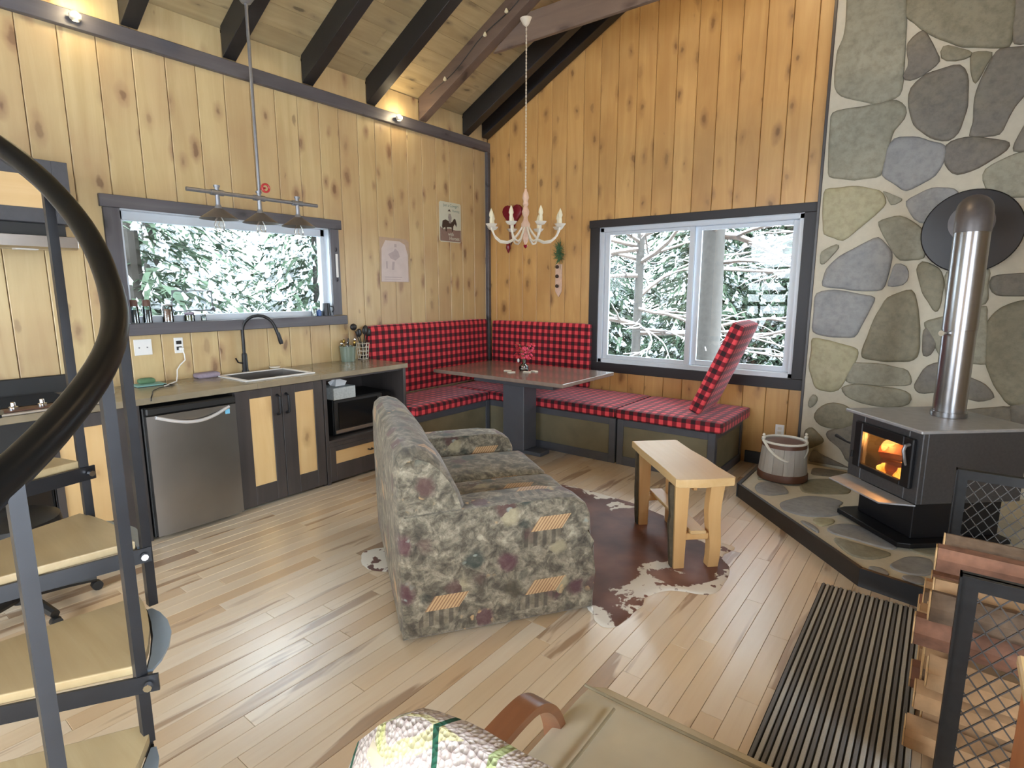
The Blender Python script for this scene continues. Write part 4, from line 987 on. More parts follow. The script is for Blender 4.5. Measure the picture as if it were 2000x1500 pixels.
for i in range(10):
    for j in range(5): bm.faces.new([g[i][j], g[i+1][j], g[i+1][j+1], g[i][j+1]])
bmesh.ops.solidify(bm, geom=list(bm.faces), thickness=0.004)
o = fin('plastic_bag', bm, 'bag', base=(-0.06, -3.35, 1.395), smooth='all'); tag(o, 'crinkled clear plastic bag leaning against the kitchen window', 'bag')
bm = None
t = thing('thermometer', 'white stick thermometer on the right casing of the kitchen window', 'thermometer', (0.03, -2.14, 1.76))
fin('stick', bx(0.023, -2.150, 1.665, 0.033, -2.128, 1.87, bev=0.003), 'white', t)
fin('hook', tube(NB(), [(0.023, -2.14, 1.89), (0.035, -2.14, 1.905), (0.03, -2.14, 1.925)], 0.004), 'black_metal', t)
fin('hook', tube(NB(), [(0.023, -2.14, 1.63), (0.035, -2.14, 1.64), (0.03, -2.14, 1.66)], 0.004), 'black_metal', t)

# tin signs
t = thing('tin_sign', 'tin sign with a rider on a brown horse near the corner', 'sign', (0.004, -0.645, 2.28))
fin('plate', prism(NB(), [(-0.81+0.02, 2.07), (-0.49, 2.07), (-0.475, 2.085), (-0.475, 2.475), (-0.49, 2.49), (-0.79, 2.49), (-0.81, 2.475), (-0.81, 2.085)], 0, 0.001, 0.006), 'sign_sky', t)
fin('ground_print', prism(NB(), [(-0.805, 2.078), (-0.48, 2.078), (-0.48, 2.205), (-0.56, 2.20), (-0.66, 2.215), (-0.76, 2.20), (-0.805, 2.23)], 0, 0.0061, 0.0068), 'sign_ground', t)
H = [(-0.775, 2.235), (-0.765, 2.29), (-0.72, 2.305), (-0.66, 2.29), (-0.62, 2.285), (-0.585, 2.325), (-0.565, 2.32), (-0.545, 2.27), (-0.552, 2.235), (-0.575, 2.27), (-0.60, 2.24), (-0.605, 2.185), (-0.62, 2.185), (-0.63, 2.23), (-0.70, 2.225), (-0.705, 2.18), (-0.72, 2.18), (-0.725, 2.225), (-0.755, 2.215), (-0.765, 2.19)]
fin('horse_print', prism(NB(), H, 0, 0.0069, 0.0076), 'ink_dark', t)
bm = NB(); prism(bm, [(-0.665, 2.27), (-0.635, 2.27), (-0.625, 2.33), (-0.64, 2.37), (-0.67, 2.37), (-0.68, 2.33)], 0, 0.0077, 0.0082)
fin('rider_print', bm, 'star_grey', t)
fin('hat_print', prism(NB(), [(-0.69, 2.395), (-0.63, 2.395), (-0.645, 2.402), (-0.65, 2.415), (-0.67, 2.415), (-0.675, 2.402)], 0, 0.0077, 0.0082), 'ink_dark', t)
def text_obj(name, body, size, loc, mat, parent, rot=(PI/2, 0, PI/2), ext=0.0006, align='CENTER'):
    c = bpy.data.curves.new(name, 'FONT'); c.body = body; c.size = size; c.extrude = ext; c.align_x = align; c.align_y = 'CENTER'
    tmp = bpy.data.objects.new(name, c); COL.objects.link(tmp); bpy.context.view_layer.update()
    me = bpy.data.meshes.new_from_object(tmp); bpy.data.objects.remove(tmp)
    me.materials.clear(); me.materials.append(M[mat]); o = bpy.data.objects.new(name, me); COL.objects.link(o)
    o.parent = parent; o.rotation_euler = rot; o.location = Vector(loc)-parent.location; return o
text_obj('lettering', "Just a Cowgirl", 0.042, (0.0072, -0.635, 2.455), 'ink_green', t)
text_obj('lettering', "Running", 0.034, (0.0072, -0.555, 2.405), 'ink_green', t)
text_obj('lettering', "with", 0.05, (0.0085, -0.64, 2.155), 'sign_sky', t)
text_obj('lettering', "Horses", 0.055, (0.0085, -0.585, 2.11), 'sign_sky', t)
t = thing('tin_sign', 'faded pinkish sign with a pale rider figure, the lower sign', 'sign', (0.004, -1.445, 1.84))
fin('plate', prism(NB(), [(-1.63, 1.63), (-1.27, 1.63), (-1.26, 1.64), (-1.26, 2.03), (-1.29, 2.055), (-1.63, 2.06)], 0, 0.001, 0.006), 'tan_frame', t)
fin('print_area', prism(NB(), [(-1.62, 1.635), (-1.275, 1.635), (-1.275, 1.90), (-1.31, 2.0), (-1.38, 2.03), (-1.56, 2.03), (-1.61, 1.95)], 0, 0.0061, 0.0066), 'poster_paper', t)
bm = NB(); prism(bm, [(-1.50, 1.86), (-1.44, 1.84), (-1.38, 1.88), (-1.40, 1.93), (-1.44, 1.96), (-1.46, 1.93), (-1.53, 1.90)], 0, 0.0067, 0.007)
prism(bm, [(-1.56, 1.76), (-1.54, 1.76), (-1.54, 1.83), (-1.56, 1.83)], 0, 0.0067, 0.007); prism(bm, [(-1.49, 1.75), (-1.46, 1.75), (-1.45, 1.83), (-1.48, 1.83)], 0, 0.0067, 0.007)
prism(bm, [(-1.45, 1.97), (-1.42, 1.97), (-1.42, 2.0), (-1.45, 2.0)], 0, 0.0067, 0.007)
fin('figure_print', bm, 'poster_ink', t)
bm = NB(); prism(bm, [(-1.58, 1.675), (-1.36, 1.675), (-1.36, 1.682), (-1.58, 1.682)], 0, 0.0067, 0.007); prism(bm, [(-1.58, 1.655), (-1.38, 1.655), (-1.38, 1.660), (-1.58, 1.660)], 0, 0.0067, 0.007)
fin('caption_lines', bm, 'poster_ink', t)

# ------------------------------------------------------------------ pipe lamp
PX = 0.55; LY = (-3.40, -3.115, -2.825)
t = thing('pipe_light', 'industrial grey pipe light with three cone shades above the sink', 'ceiling light', (PX, -3.11, 3.45))
zt = zr(PX)-0.002
fin('canopy', lathe(NB(), [(0.02, -0.09), (0.03, -0.085), (0.055, -0.05), (0.065, -0.04), (0.065, 0)], (PX, -3.11, zt), 20), 'galv', t, smooth=True)
fin('down_rod', tube(NB(), [(PX, -3.11, zt-0.09), (PX, -3.11, 2.20)], 0.011, 10), 'galv', t, smooth=True)
fin('cross_pipe', tube(NB(), [(PX, -3.59, 2.178), (PX, -2.66, 2.178)], 0.013, 10), 'galv', t, smooth=True)
fin('valve_wheel', tube(NB(), [(PX+0.04, -3.085+0.026*math.cos(a), 2.245+0.026*math.sin(a)) for a in [2*PI*k/14 for k in range(15)]], 0.008, 6), 'red_paint', t, smooth=True, label='small red valve wheel')
fin('valve_stem', tube(NB(), [(PX, -3.11, 2.24), (PX+0.04, -3.085, 2.245)], 0.007, 6), 'red_paint', t)
for y in LY:
    s = empty('lamp_head', (0, y+3.11, 2.178-3.45), 0, t)
    bm = NB(); tube(bm, [(PX, y, 2.225), (PX, y, 2.075)], 0.014, 10); tube(bm, [(PX, y, 2.212), (PX, y, 2.225)], 0.02, 10); tube(bm, [(PX, y-0.04, 2.178), (PX, y+0.04, 2.178)], 0.019, 10); tube(bm, [(PX, y, 2.06), (PX, y, 2.10)], [0.026, 0.018], 12)
    fin('tee_fitting', bm, 'galv', s, smooth=True)
    fin('shade', lathe(NB(), [(0.03, 0.062), (0.045, 0.05), (0.115, 0.0), (0.118, -0.004), (0.113, -0.003), (0.042, 0.046), (0.028, 0.055)], (PX, y, 2.015), 28, close=False), 'shade_metal', s, smooth=True)
    fin('bulb', lathe(NB(), [(0.0, -0.10), (0.018, -0.095), (0.032, -0.07), (0.034, -0.045), (0.026, -0.015), (0.016, 0.0), (0.014, 0.03)], (PX, y, 2.02), 14, close=False), 'bulb_glass', s, smooth=True)
    fin('filament', tube(NB(), [(PX, y+0.006*math.cos(k), 1.945+k*0.01) for k in range(6)], 0.0015, 4), 'brass', s)

# ------------------------------------------------------------------ chandelier
CX, CYc = 1.285, -1.0; CB = 1.96
t = thing('chandelier', 'cream candle chandelier with turned wooden column on a long beaded chain', 'chandelier', (CX, CYc, zr(CX)))
fin('ceiling_hook', lathe(NB(), [(0.012, -0.06), (0.03, -0.045), (0.05, -0.012), (0.055, 0.0)], (CX, CYc-0.0, zr(CX)-0.028), 16), 'cream_paint', t, smooth=True)
bm = NB(); z = zr(CX)-0.085; k = 0
while z > 2.455:
    blob(bm, (CX, CYc, z), (0.0085 if k % 2 else 0.0045, 0.0045 if k % 2 else 0.0085, 0.017), 1); z -= 0.027; k += 1
c_ = fin('beaded_chain', bm, 'cream_paint', t, smooth=True)
col = [(0.0, 0.0), (0.012, 0.01), (0.022, 0.03), (0.03, 0.06), (0.026, 0.12), (0.032, 0.14), (0.045, 0.16), (0.045, 0.19), (0.028, 0.215), (0.02, 0.25), (0.034, 0.275), (0.038, 0.30), (0.026, 0.33), (0.02, 0.345), (0.03, 0.365), (0.022, 0.39), (0.034, 0.42), (0.026, 0.46), (0.012, 0.485), (0.01, 0.50)]
fin('turned_column', lathe(NB(), [(r*0.9, z_*0.98) for r, z_ in col], (CX, CYc, CB), 20), 'pink_wood', t, smooth=True)
fin('finial', lathe(NB(), [(0.001, -0.03), (0.014, -0.015), (0.02, -0.002), (0.012, 0.005)], (CX, CYc, CB-0.004), 12), 'heart_red', t, smooth=True)
for k in range(8):
    a = 2*PI*k/8+0.25; ca, sa = math.cos(a), math.sin(a)
    arm = [(0.03, 0.16), (0.07, 0.10), (0.12, 0.045), (0.18, 0.02), (0.25, 0.03), (0.30, 0.07), (0.325, 0.12), (0.33, 0.15)]
    s = fin('arm', tube(NB(), [(CX+r*ca, CYc+r*sa, CB+h) for r, h in arm], 0.009, 7), 'cream_paint', t, smooth=True)
    cx, cy = CX+0.33*ca, CYc+0.33*sa
    fin('drip_cup', lathe(NB(), [(0.010, 0.140), (0.036, 0.150), (0.052, 0.172), (0.044, 0.170), (0.014, 0.162)], (cx, cy, CB), 14), 'cream_paint', s, smooth=True)
    fin('candle_sleeve', lathe(NB(), [(0.017, 0.164), (0.016, 0.220)], (cx, cy, CB), 10), 'candle', s, smooth=True)
    fin('flame_bulb', lathe(NB(), [(0.012, 0.2205), (0.021, 0.245), (0.016, 0.272), (0.002, 0.305)], (cx, cy, CB), 10), 'candle', s, smooth=True)

# heart garland, sprig, bells on the gable wall
t = thing('heart_ornament', 'dark red glossy heart with hanging tails on the gable boards', 'ornament', (0.39, -0.02, 2.42))
for dx, dz, s in ((-0.055, 0.03, 0.075), (0.06, 0.045, 0.07)): pass
bm = NB(); hp = []
for k in range(28):
    a = 2*PI*k/28; hp.append((0.385+0.0086*16*math.sin(a)**3, 2.40+0.0086*(13*math.cos(a)-5*math.cos(2*a)-2*math.cos(3*a)-math.cos(4*a))))
prism(bm, hp, 1, -0.045, -0.002, bev=0.012); fin('heart', bm, 'heart_red', t, smooth=True)
fin('ribbon', prism(NB(), [(0.33, 2.29), (0.37, 2.29), (0.375, 2.10), (0.35, 2.06), (0.335, 2.10)], 1, -0.02, -0.004), 'bark_red', t)
fin('tassel', lathe(NB(), [(0.003, -0.12), (0.028, -0.06), (0.02, -0.01), (0.006, 0)], (0.33, -0.032, 2.09), 10), 'heart_red', t, smooth=True)
t = thing('fir_sprig', 'green artificial fir sprig hanging on the gable boards', 'sprig', (1.03, -0.01, 1.95))
bm = NB(); Rs = random.Random(5)
for k in range(120):
    a = Rs.uniform(0, 2*PI); r = Rs.uniform(0.04, 0.115); z = 1.945+Rs.uniform(-0.08, 0.07)
    p = Vector((1.03, -0.035, z)); q = p+Vector((math.cos(a)*r*0.8, -abs(Rs.gauss(0, 0.02)), math.sin(a)*r))
    tube(bm, [p, q], [0.004, 0.0012], 4)
fin('needles', bm, 'fir', t); fin('stem', tube(NB(), [(1.03, -0.02, 2.06), (1.03, -0.03, 1.86)], 0.005), 'trunk', t)
t = thing('bell_strap', 'pointed wooden strap with three dark bells below the fir sprig', 'ornament', (1.0, -0.01, 1.65))
fin('strap', prism(NB(), [(0.965, 1.83), (1.05, 1.83), (1.05, 1.54), (1.01, 1.475), (0.965, 1.54)], 1, -0.012, -0.001, bev=0.002), 'pink_wood', t)
for z in (1.80, 1.70, 1.595): fin('bell', blob(NB(), (1.0, -0.032, z), 0.02, 2), 'ink_dark', t, smooth='all')

# cord of small bulbs along a rafter, two small wall spots
def spot(y, lab, x=0.062, z=3.165):
    t = thing('wall_spot', lab, 'spot light', (x, y, z))
    fin('cup', lathe(NB(), [(0.018, -0.02), (0.03, -0.01), (0.034, 0.012), (0.028, 0.012), (0.02, -0.01)], (x+0.02, y, z), 14, close=False), 'cream_paint', t, smooth=True)
    fin('arm', tube(NB(), [(0.046, y, z), (x+0.01, y, z)], 0.008), 'cream_paint', t)
    fin('bulb', blob(NB(), (x+0.02, y, z+0.012), 0.022, 2), 'bulb_on', t, smooth='all')
    light('wall_spot_glow', 'POINT', (x+0.08, y, z+0.02), 2.5, (1.0, 0.8, 0.5), radius=0.03)
spot(-3.93, 'small lit spot on the wall plate, nearer the left edge'); spot(-1.40, 'small lit spot on the wall plate beside the rafter coloured as lamplit')
yr = RAFT[1]-0.052
t = thing('string_lights', 'thin dark cord with small white bulbs strung along the rafter coloured as lamplit', 'string lights', (0.8, yr-0.005, zr(0.8)))
fin('cord', tube(NB(), [(x, yr-0.004, zr(x)+0.10+0.02*math.sin(x*9)) for x in [0.2+0.1*k for k in range(22)]], 0.004, 5), 'black_plastic', t)
for x in (0.42, 0.92, 1.16, 1.6, 2.0): fin('bulb', lathe(NB(), [(0.006, 0.0), (0.016, -0.02), (0.018, -0.03), (0.002, -0.04)], (x, yr-0.022, zr(x)+0.11), 10), 'candle', t, smooth=True)
t = thing('ridge_lamp', 'warm globe lamp under the roof ridge', 'ceiling light', (3.1, -1.75, 4.72))
fin('globe', blob(NB(), (3.1, -1.75, 4.72), 0.09, 3), 'lamp_on', t, smooth='all'); fin('mount', tube(NB(), [(3.1, -1.75, 4.80), (3.1, -1.75, zr(RIDGE)-0.061)], 0.03, 12) if zr(RIDGE)-0.061 > 4.80 else lathe(NB(), [(0.05, 0), (0.05, 0.02)], (3.1, -1.75, 4.80)), 'black_metal', t)

# ------------------------------------------------------------------ banquette
def bench_unit(name, label, x0, y0, x1, y1, faces):
    """storage bench box with framed panels on the given visible faces ('-y' or '+x')"""
    t = thing(name, label, 'bench', ((x0+x1)/2, (y0+y1)/2, 0)); z1 = 0.415; f = 0.06
    bm = NB(); box(bm, x0+0.012, y0+0.012, 0.0, x1-0.012, y1-0.002, z1-0.002); fin('box', bm, 'slate_panel', t)
    bm = NB()
    if '-y' in faces:
        box(bm, x0, y0, 0.0, x0+f, y0+0.011, z1, 0.002); box(bm, x1-f, y0, 0.0, x1, y0+0.011, z1, 0.002)
        box(bm, x0+f, y0, z1-f, x1-f, y0+0.011, z1, 0.002); box(bm, x0+f, y0, 0.0, x1-f, y0+0.011, f+0.02, 0.002)
    if '+x' in faces:
        box(bm, x1-0.011, y0+0.0115, 0.0, x1, y0+f, z1, 0.002); box(bm, x1-0.011, y1-f, 0.0, x1, y1-0.002, z1, 0.002)
        box(bm, x1-0.011, y0+f, z1-f, x1, y1-f, z1, 0.002); box(bm, x1-0.011, y0+f, 0.0, x1, y1-f, f+0.02, 0.002)
    fin('frame', bm, 'bench_black', t); return t
bench_unit('storage_bench', 'black-framed storage bench along the kitchen wall, ending at the corner', 0.05, -1.885, 0.68, -0.80, ('+x',))
bench_unit('storage_bench', 'black-framed corner storage bench behind the table leg', 0.05, -0.795, 0.93, -0.004, ('-y', '+x'))
bench_unit('storage_bench', 'black-framed storage bench with olive panel, just right of the table leg', 0.935, -0.795, 2.14, -0.02, ('-y', '+x'))
bench_unit('storage_bench', 'black-framed storage bench with olive panels nearest the stone wall', 2.16, -0.795, 3.03, -0.02, ('-y', '+x'))
def seat_cushion(label, x0, y0, x1, y1, z0, z1, r=0.025, bulge=0.008, kind='seat_cushion', rz=0, rot=None, grp=None, n=10):
    c = ((x0+x1)/2, (y0+y1)/2, z0); bm = NB()
    cushion(bm, x0-c[0], y0-c[1], 0, x1-c[0], y1-c[1], z1-z0, r, bulge, n)
    o = fin(kind, bm, 'check', local=True, smooth=True, uv=True)
    o.location = c; tag(o, label, 'cushion'); return o
seat_cushion('red and black checked seat cushion along the kitchen wall', 0.10, -1.88, 0.72, -0.84, 0.418, 0.515)
seat_cushion('red and black checked seat cushion in the banquette corner', 0.10, -0.835, 0.98, -0.10, 0.418, 0.512)
seat_cushion('red and black checked seat cushion between the table and the window', 0.985, -0.83, 2.145, -0.02, 0.418, 0.518)
seat_cushion('red and black checked seat cushion at the open end, under the leaning one', 2.155, -0.835, 3.09, -0.02, 0.418, 0.518)
def back_cushion(label, size, loc, rot):
    o = fin('back_cushion', cushion(NB(), *[a for a in (-size[0]/2, -size[1]/2, 0, size[0]/2, size[1]/2, size[2])], 0.022, 0.006, 10), 'check', local=True, smooth=True, uv=True)
    o.location = loc; o.rotation_euler = rot; tag(o, label, 'cushion'); return o
back_cushion('red and black checked back cushion on the kitchen wall side', (0.075, 1.74, 0.70), (0.062, -0.99, 0.518), (0, math.radians(-1.5), 0))
back_cushion('red and black checked back cushion on the gable wall beside the window', (1.33, 0.075, 0.685), (0.78, -0.058, 0.516), (math.radians(-1.5), 0, 0))
# loose cushion leaning on the bench against the window casing
lc = back_cushion('red and black checked loose cushion tilted upright against the window', (0.105, 0.56, 0.80), (2.815, -0.50, 0.556), (0, math.radians(23), math.radians(3)))

# ------------------------------------------------------------------ dining table
t = thing('dining_table', 'dark stone-topped table on a black pedestal in the banquette corner', 'table', (1.2, -0.92, 0))
fin('tabletop', bx(0.43, -1.37, 0.748, 1.945, -0.47, 0.782, bev=0.004), 'table_stone', t)
fin('crossbeam', bx(0.72, -1.09, 0.66, 1.66, -0.86, 0.746, bev=0.004), 'bench_black', t)
fin('pedestal', bx(1.075, -1.075, 0.038, 1.325, -0.865, 0.659, bev=0.005), 'bench_black', t)
fin('foot', bx(0.80, -1.05, 0.0, 1.50, -0.89, 0.036, bev=0.004), 'bench_black', t)
c = (1.22, -0.93, 0.783)
t = thing('flower_vase', 'small clear glass vase in the middle of the table', 'vase', c)
fin('glass_body', lathe(NB(), [(0, 0), (0.04, 0), (0.05, 0.02), (0.045, 0.05), (0.018, 0.07), (0.016, 0.10), (0.02, 0.112), (0.016, 0.11), (0.013, 0.075), (0.04, 0.048), (0.045, 0.02), (0.035, 0.005), (0, 0.005)], c, 20, close=False), 'jar_glass', t, smooth=True)
t2 = thing('flower_bunch', 'bunch of pink and red flowers in the glass vase', 'flowers', (c[0], c[1], c[2]+0.008)); Rf2 = random.Random(11)
bm = NB(); tips = []
for k in range(7):
    a = k*0.9; tip = Vector((c[0]+0.05*math.cos(a), c[1]+0.06*math.sin(a), c[2]+0.2+0.03*(k % 3))); tips.append(tip)
    tube(bm, [(c[0], c[1], c[2]+0.01), (c[0]+0.005*math.cos(a), c[1]+0.005*math.sin(a), c[2]+0.11), tip], 0.0022, 5)
fin('stems', bm, 'leaf', t2)
for mt, nm, ks in (('pink_flower', 'pink_blossoms', (0, 1, 6)), ('red_flower', 'red_blossoms', (3, 4))):
    bm = NB()
    for k in ks:
        for q in range(12): 
            p = tips[k]+Vector((Rf2.gauss(0, 0.017), Rf2.gauss(0, 0.017), Rf2.uniform(-0.08, 0.03))); blob(bm, p, (0.014, 0.014, 0.010), 1, 0.4, q)
    fin(nm, bm, mt, t2, smooth='all')
bm = NB()
for k in (2, 5, 0, 3):
    p = tips[k]; d = Vector((Rf2.gauss(0, 1), Rf2.gauss(0, 1), 0.6)).normalized(); s = d.cross(Vector((0, 0, 1))).normalized()
    q = [p-d*0.03, p+s*0.014+d*0.01, p+d*0.05, p-s*0.014+d*0.01]; v = [bm.verts.new(x) for x in q]; bm.faces.new(v)
fin('leaf', bm, 'leaf', t2)
fin('white_petal', blob(NB(), (c[0]-0.045, c[1]-0.03, c[2]+0.10), (0.014, 0.010, 0.022), 1), 'white', t2, smooth='all')
for k, (dx, dy, a, lab) in enumerate(((-0.12, -0.10, 0.4, 'leftmost'), (-0.03, -0.16, 1.3, 'front'), (0.11, 0.02, -0.3, 'right'), (-0.05, 0.08, 0.9, 'back'), (0.08, -0.06, 0.2, 'one beside the vase, near right'))):
    m = Matrix.Translation((c[0]+dx, c[1]+dy, 0.7825)) @ Matrix.Rotation(a, 4, 'Z')
    o = fin('wooden_tile', bx(-0.035, -0.02, 0, 0.035, 0.02, 0.009, bev=0.002), 'cream_paint', local=True); o.location = m.to_translation(); o.rotation_euler = (0, 0, a)
    tag(o, 'small cream tile on the table, the %s' % (lab if 'one' in lab else lab+' of the five around the vase'), 'tile', 'cream tiles around the vase')

# ------------------------------------------------------------------ loveseat
SRZ = math.atan2(0.821, 0.571)
t = thing('loveseat', 'loveseat in grey-green cottage garden tapestry standing with its side to the camera', 'sofa', (2.64, -3.75, 0), SRZ)
def L(name, bm, mat='tapestry', **k): return fin(name, bm, mat, t, local=True, smooth=True, uv=True, **k)
LEN = 1.42
L('base', cushion(NB(), 0.04, 0.03, 0.0, 0.93, LEN-0.03, 0.335, 0.03, 0.0, 8))
armp = [(0.0, 0.012), (0.925, 0.012), (0.93, 0.20), (0.925, 0.335), (0.895, 0.345), (0.905, 0.42), (0.90, 0.50), (0.875, 0.555), (0.82, 0.588), (0.70, 0.600), (0.40, 0.598), (0.02, 0.590), (0.0, 0.56)]
def softprism(poly, a, b, r=0.03):
    bm = NB(); prism(bm, poly, 1, a, b)
    caps = [f for f in bm.faces if len(f.verts) == len(poly)]; es = list({e for f in caps for e in f.edges})
    bmesh.ops.bevel(bm, geom=es, offset=r, segments=4, profile=0.55, affect='EDGES'); return bm
L('arm', softprism(armp, 0.0, 0.19, 0.022)); L('arm', softprism(armp, LEN-0.19, LEN, 0.022))
def loft(sections, close_ends=True):
    bm = NB(); rings = [[bm.verts.new(p) for p in s] for s in sections]; m = len(rings[0])
    for a, b in zip(rings, rings[1:]):
        for i in range(m): bm.faces.new([a[i], a[(i+1) % m], b[(i+1) % m], b[i]])
    if close_ends: bm.faces.new(rings[0]); bm.faces.new(rings[-1][::-1])
    return bm
prof = [(-0.005, 0.03), (-0.01, 0.3), (-0.014, 0.6), (-0.012, 0.78), (0.0, 0.84), (0.035, 0.872), (0.085, 0.876), (0.14, 0.855), (0.19, 0.81), (0.235, 0.745), (0.275, 0.66), (0.305, 0.57), (0.31, 0.46), (0.26, 0.30), (0.1, 0.05)]
cx_, cz_ = 0.13, 0.5; secs = []
for k in range(27):
    s = k/26; e = min(1, (1-abs(2*s-1))*13+0.0); sc_ = 0.90+0.10*math.sqrt(max(0, 1-(1-e)**2)); puff = 1+0.05*math.sin(PI*s)*math.sin(PI*min(1, s*2 if s < .5 else (1-s)*2))
    sec = []
    for (x, z) in prof:
        xx = cx_+(x-cx_)*sc_; zz = cz_+(z-cz_)*(sc_ if z > 0.5 else 1)
        if x > 0.1 and z > 0.5: xx += 0.03*(puff-1)*20*0.5; 
        sec.append((xx, 0.014+(LEN-0.028)*s, zz+0.006*mnoise.noise(Vector((x*6, s*9, z*6)))*(z > 0.5)))
    secs.append(sec)
L('backrest', loft(secs))
bm = NB()
L('seat_cushion', cushion(NB(), 0.27, 0.20, 0.338, 0.965, LEN/2-0.002, 0.485, 0.055, 0.018, 12, wob=0.004))
L('seat_cushion', cushion(NB(), 0.27, LEN/2+0.002, 0.338, 0.965, LEN-0.20, 0.485, 0.055, 0.018, 12, wob=0.004, seed=3))

# ------------------------------------------------------------------ cowhide rug
OUT = [(3.40,-1.84),(3.52,-1.885),(3.49,-2.03),(3.574,-2.165),(3.60,-2.354),(3.573,-2.507),(3.401,-2.589),(3.326,-2.728),(3.342,-2.805),(3.331,-3.007),(3.303,-3.081),(3.235,-3.081),(3.152,-3.009),(2.95,-2.93),(2.6,-3.0),(2.3,-3.15),(2.06,-3.37),(1.90,-3.40),(1.772,-3.275),(1.88,-3.12),(2.05,-2.9),(2.0,-2.6),(1.9,-2.2),(1.85,-1.8),(2.045,-1.578),(2.36,-1.556),(2.746,-1.594),(3.1,-1.72)]
t0 = (2.75, -2.35, 0)
dense = []
for i in range(len(OUT)):
    a, b, c_, d_ = [Vector(OUT[(i+k) % len(OUT)]) for k in (-1, 0, 1, 2)]
    for j in range(6):
        u = j/6; q = 0.5*((2*b)+(-a+c_)*u+(2*a-5*b+4*c_-d_)*u*u+(-a+3*b-3*c_+d_)*u**3)
        w = 0.008*mnoise.noise(Vector((q.x*20, q.y*20, 0))); dense.append((q.x+w, q.y+w))
bm = NB(); lay = []; fr_ = [1.0, 0.985, 0.94, 0.85, 0.7, 0.5, 0.25, 0.02]; rings = []; ev = []
for f_ in fr_:
    ring = []
    for (x, y) in dense:
        X = t0[0]+(x-t0[0])*f_; Y = t0[1]+(y-t0[1])*f_
        ring.append(bm.verts.new((X, Y, 0.0012+(0.005+0.0015*mnoise.noise(Vector((X*4, Y*4, 0)))*1.0 if f_ < 0.99 else 0.0)))); ev.append(f_)
    rings.append(ring)
for a, b in zip(rings, rings[1:]):
    n_ = len(a)
    for i in range(n_): bm.faces.new([a[i], a[(i+1) % n_], b[(i+1) % n_], b[i]])
bm.faces.new(rings[-1])
rug = fin('cowhide_rug', bm, 'hide', base=t0, smooth='all'); tag(rug, 'brown and white cowhide rug on the floor under the loveseat', 'rug')
at = rug.data.attributes.new('edge', 'FLOAT', 'POINT'); at.data.foreach_set('value', ev)

# ------------------------------------------------------------------ little wooden bench
t = thing('wooden_bench', 'small blond wooden bench with bark-edged leg standing on the cowhide', 'bench', (3.195, -2.04, 0), math.radians(-46.5))
def Lb(name, bm, mat, **k): return fin(name, bm, mat, t, local=True, **k)
topo = [(-0.395, -0.155), (-0.2, -0.16), (0.1, -0.157), (0.385, -0.165), (0.40, -0.15), (0.405, 0.0), (0.395, 0.16), (0.375, 0.175), (0.2, 0.152), (0.05, 0.163), (-0.15, 0.148), (-0.38, 0.155), (-0.395, 0.14)]
Lb('top', prism(NB(), topo, 2, 0.506, 0.553, bev=0.006), 'bench_wood')
for sx in (-1, 1):
    for sy in (-1, 1):
        x, y = 0.30*sx, 0.10*sy; bm = NB(); n_ = 8; prev = None
        for k in range(n_+1):
            z = 0.0075+0.497*k/n_; w = 0.030+0.010*k/n_; yo = y+sy*0.008*math.sin(k*0.9) if (sx, sy) == (1, 1) else y
            d = 0.028
            ring = [bm.verts.new(p) for p in ((x-d, yo-w, z), (x+d, yo-w, z), (x+d, yo+w, z), (x-d, yo+w, z))]
            if prev: [bm.faces.new([prev[i], prev[(i+1) % 4], ring[(i+1) % 4], ring[i]]) for i in range(4)]
            else: bm.faces.new(ring[::-1])
            prev = ring
        bm.faces.new(prev); leg = Lb('leg', bm, 'leg_wood')
        if (sx, sy) in ((1, -1), (-1, -1)):
            bm = NB(); prev = None; wd = 0.02 if sx == 1 else 0.008
            for k in range(n_+1):
                z = 0.0075+0.49*k/n_; w = 0.030+0.010*k/n_; b_ = 0.008+wd*abs(mnoise.noise(Vector((k*0.8, sx, 2))))+0.006*math.sin(PI*k/n_)
                ring = [bm.verts.new(p) for p in ((x-0.029, y-w-b_, z), (x+0.012, y-w-b_*1.3, z), (x+0.012, y-w-0.0004, z), (x-0.029, y-w-0.0004, z))]
                if prev: [bm.faces.new([prev[i], prev[(i+1) % 4], ring[(i+1) % 4], ring[i]]) for i in range(4)]
                else: bm.faces.new(ring[::-1])
                prev = ring
            bm.faces.new(prev); fin('bark_edge', bm, 'live_edge', leg, local=True, label='dark bark edge')
    Lb('rung', bx(0.30*sx-0.02, -0.069, 0.17, 0.30*sx+0.02, 0.069, 0.21, bev=0.004), 'leg_wood')
Lb('stretcher', bx(-0.34, -0.045, 0.211, 0.34, 0.045, 0.232, bev=0.004), 'bench_wood')
Lb('apron', bx(-0.27, -0.012, 0.44, 0.27, 0.012, 0.505, bev=0.003), 'leg_wood')

# ------------------------------------------------------------------ wood stove
t = thing('wood_stove', 'black steel wood stove with a fire burning behind its glass door', 'stove', (3.96, -1.07, 0.1035), math.atan2(0.68, 0.733)-0.0)
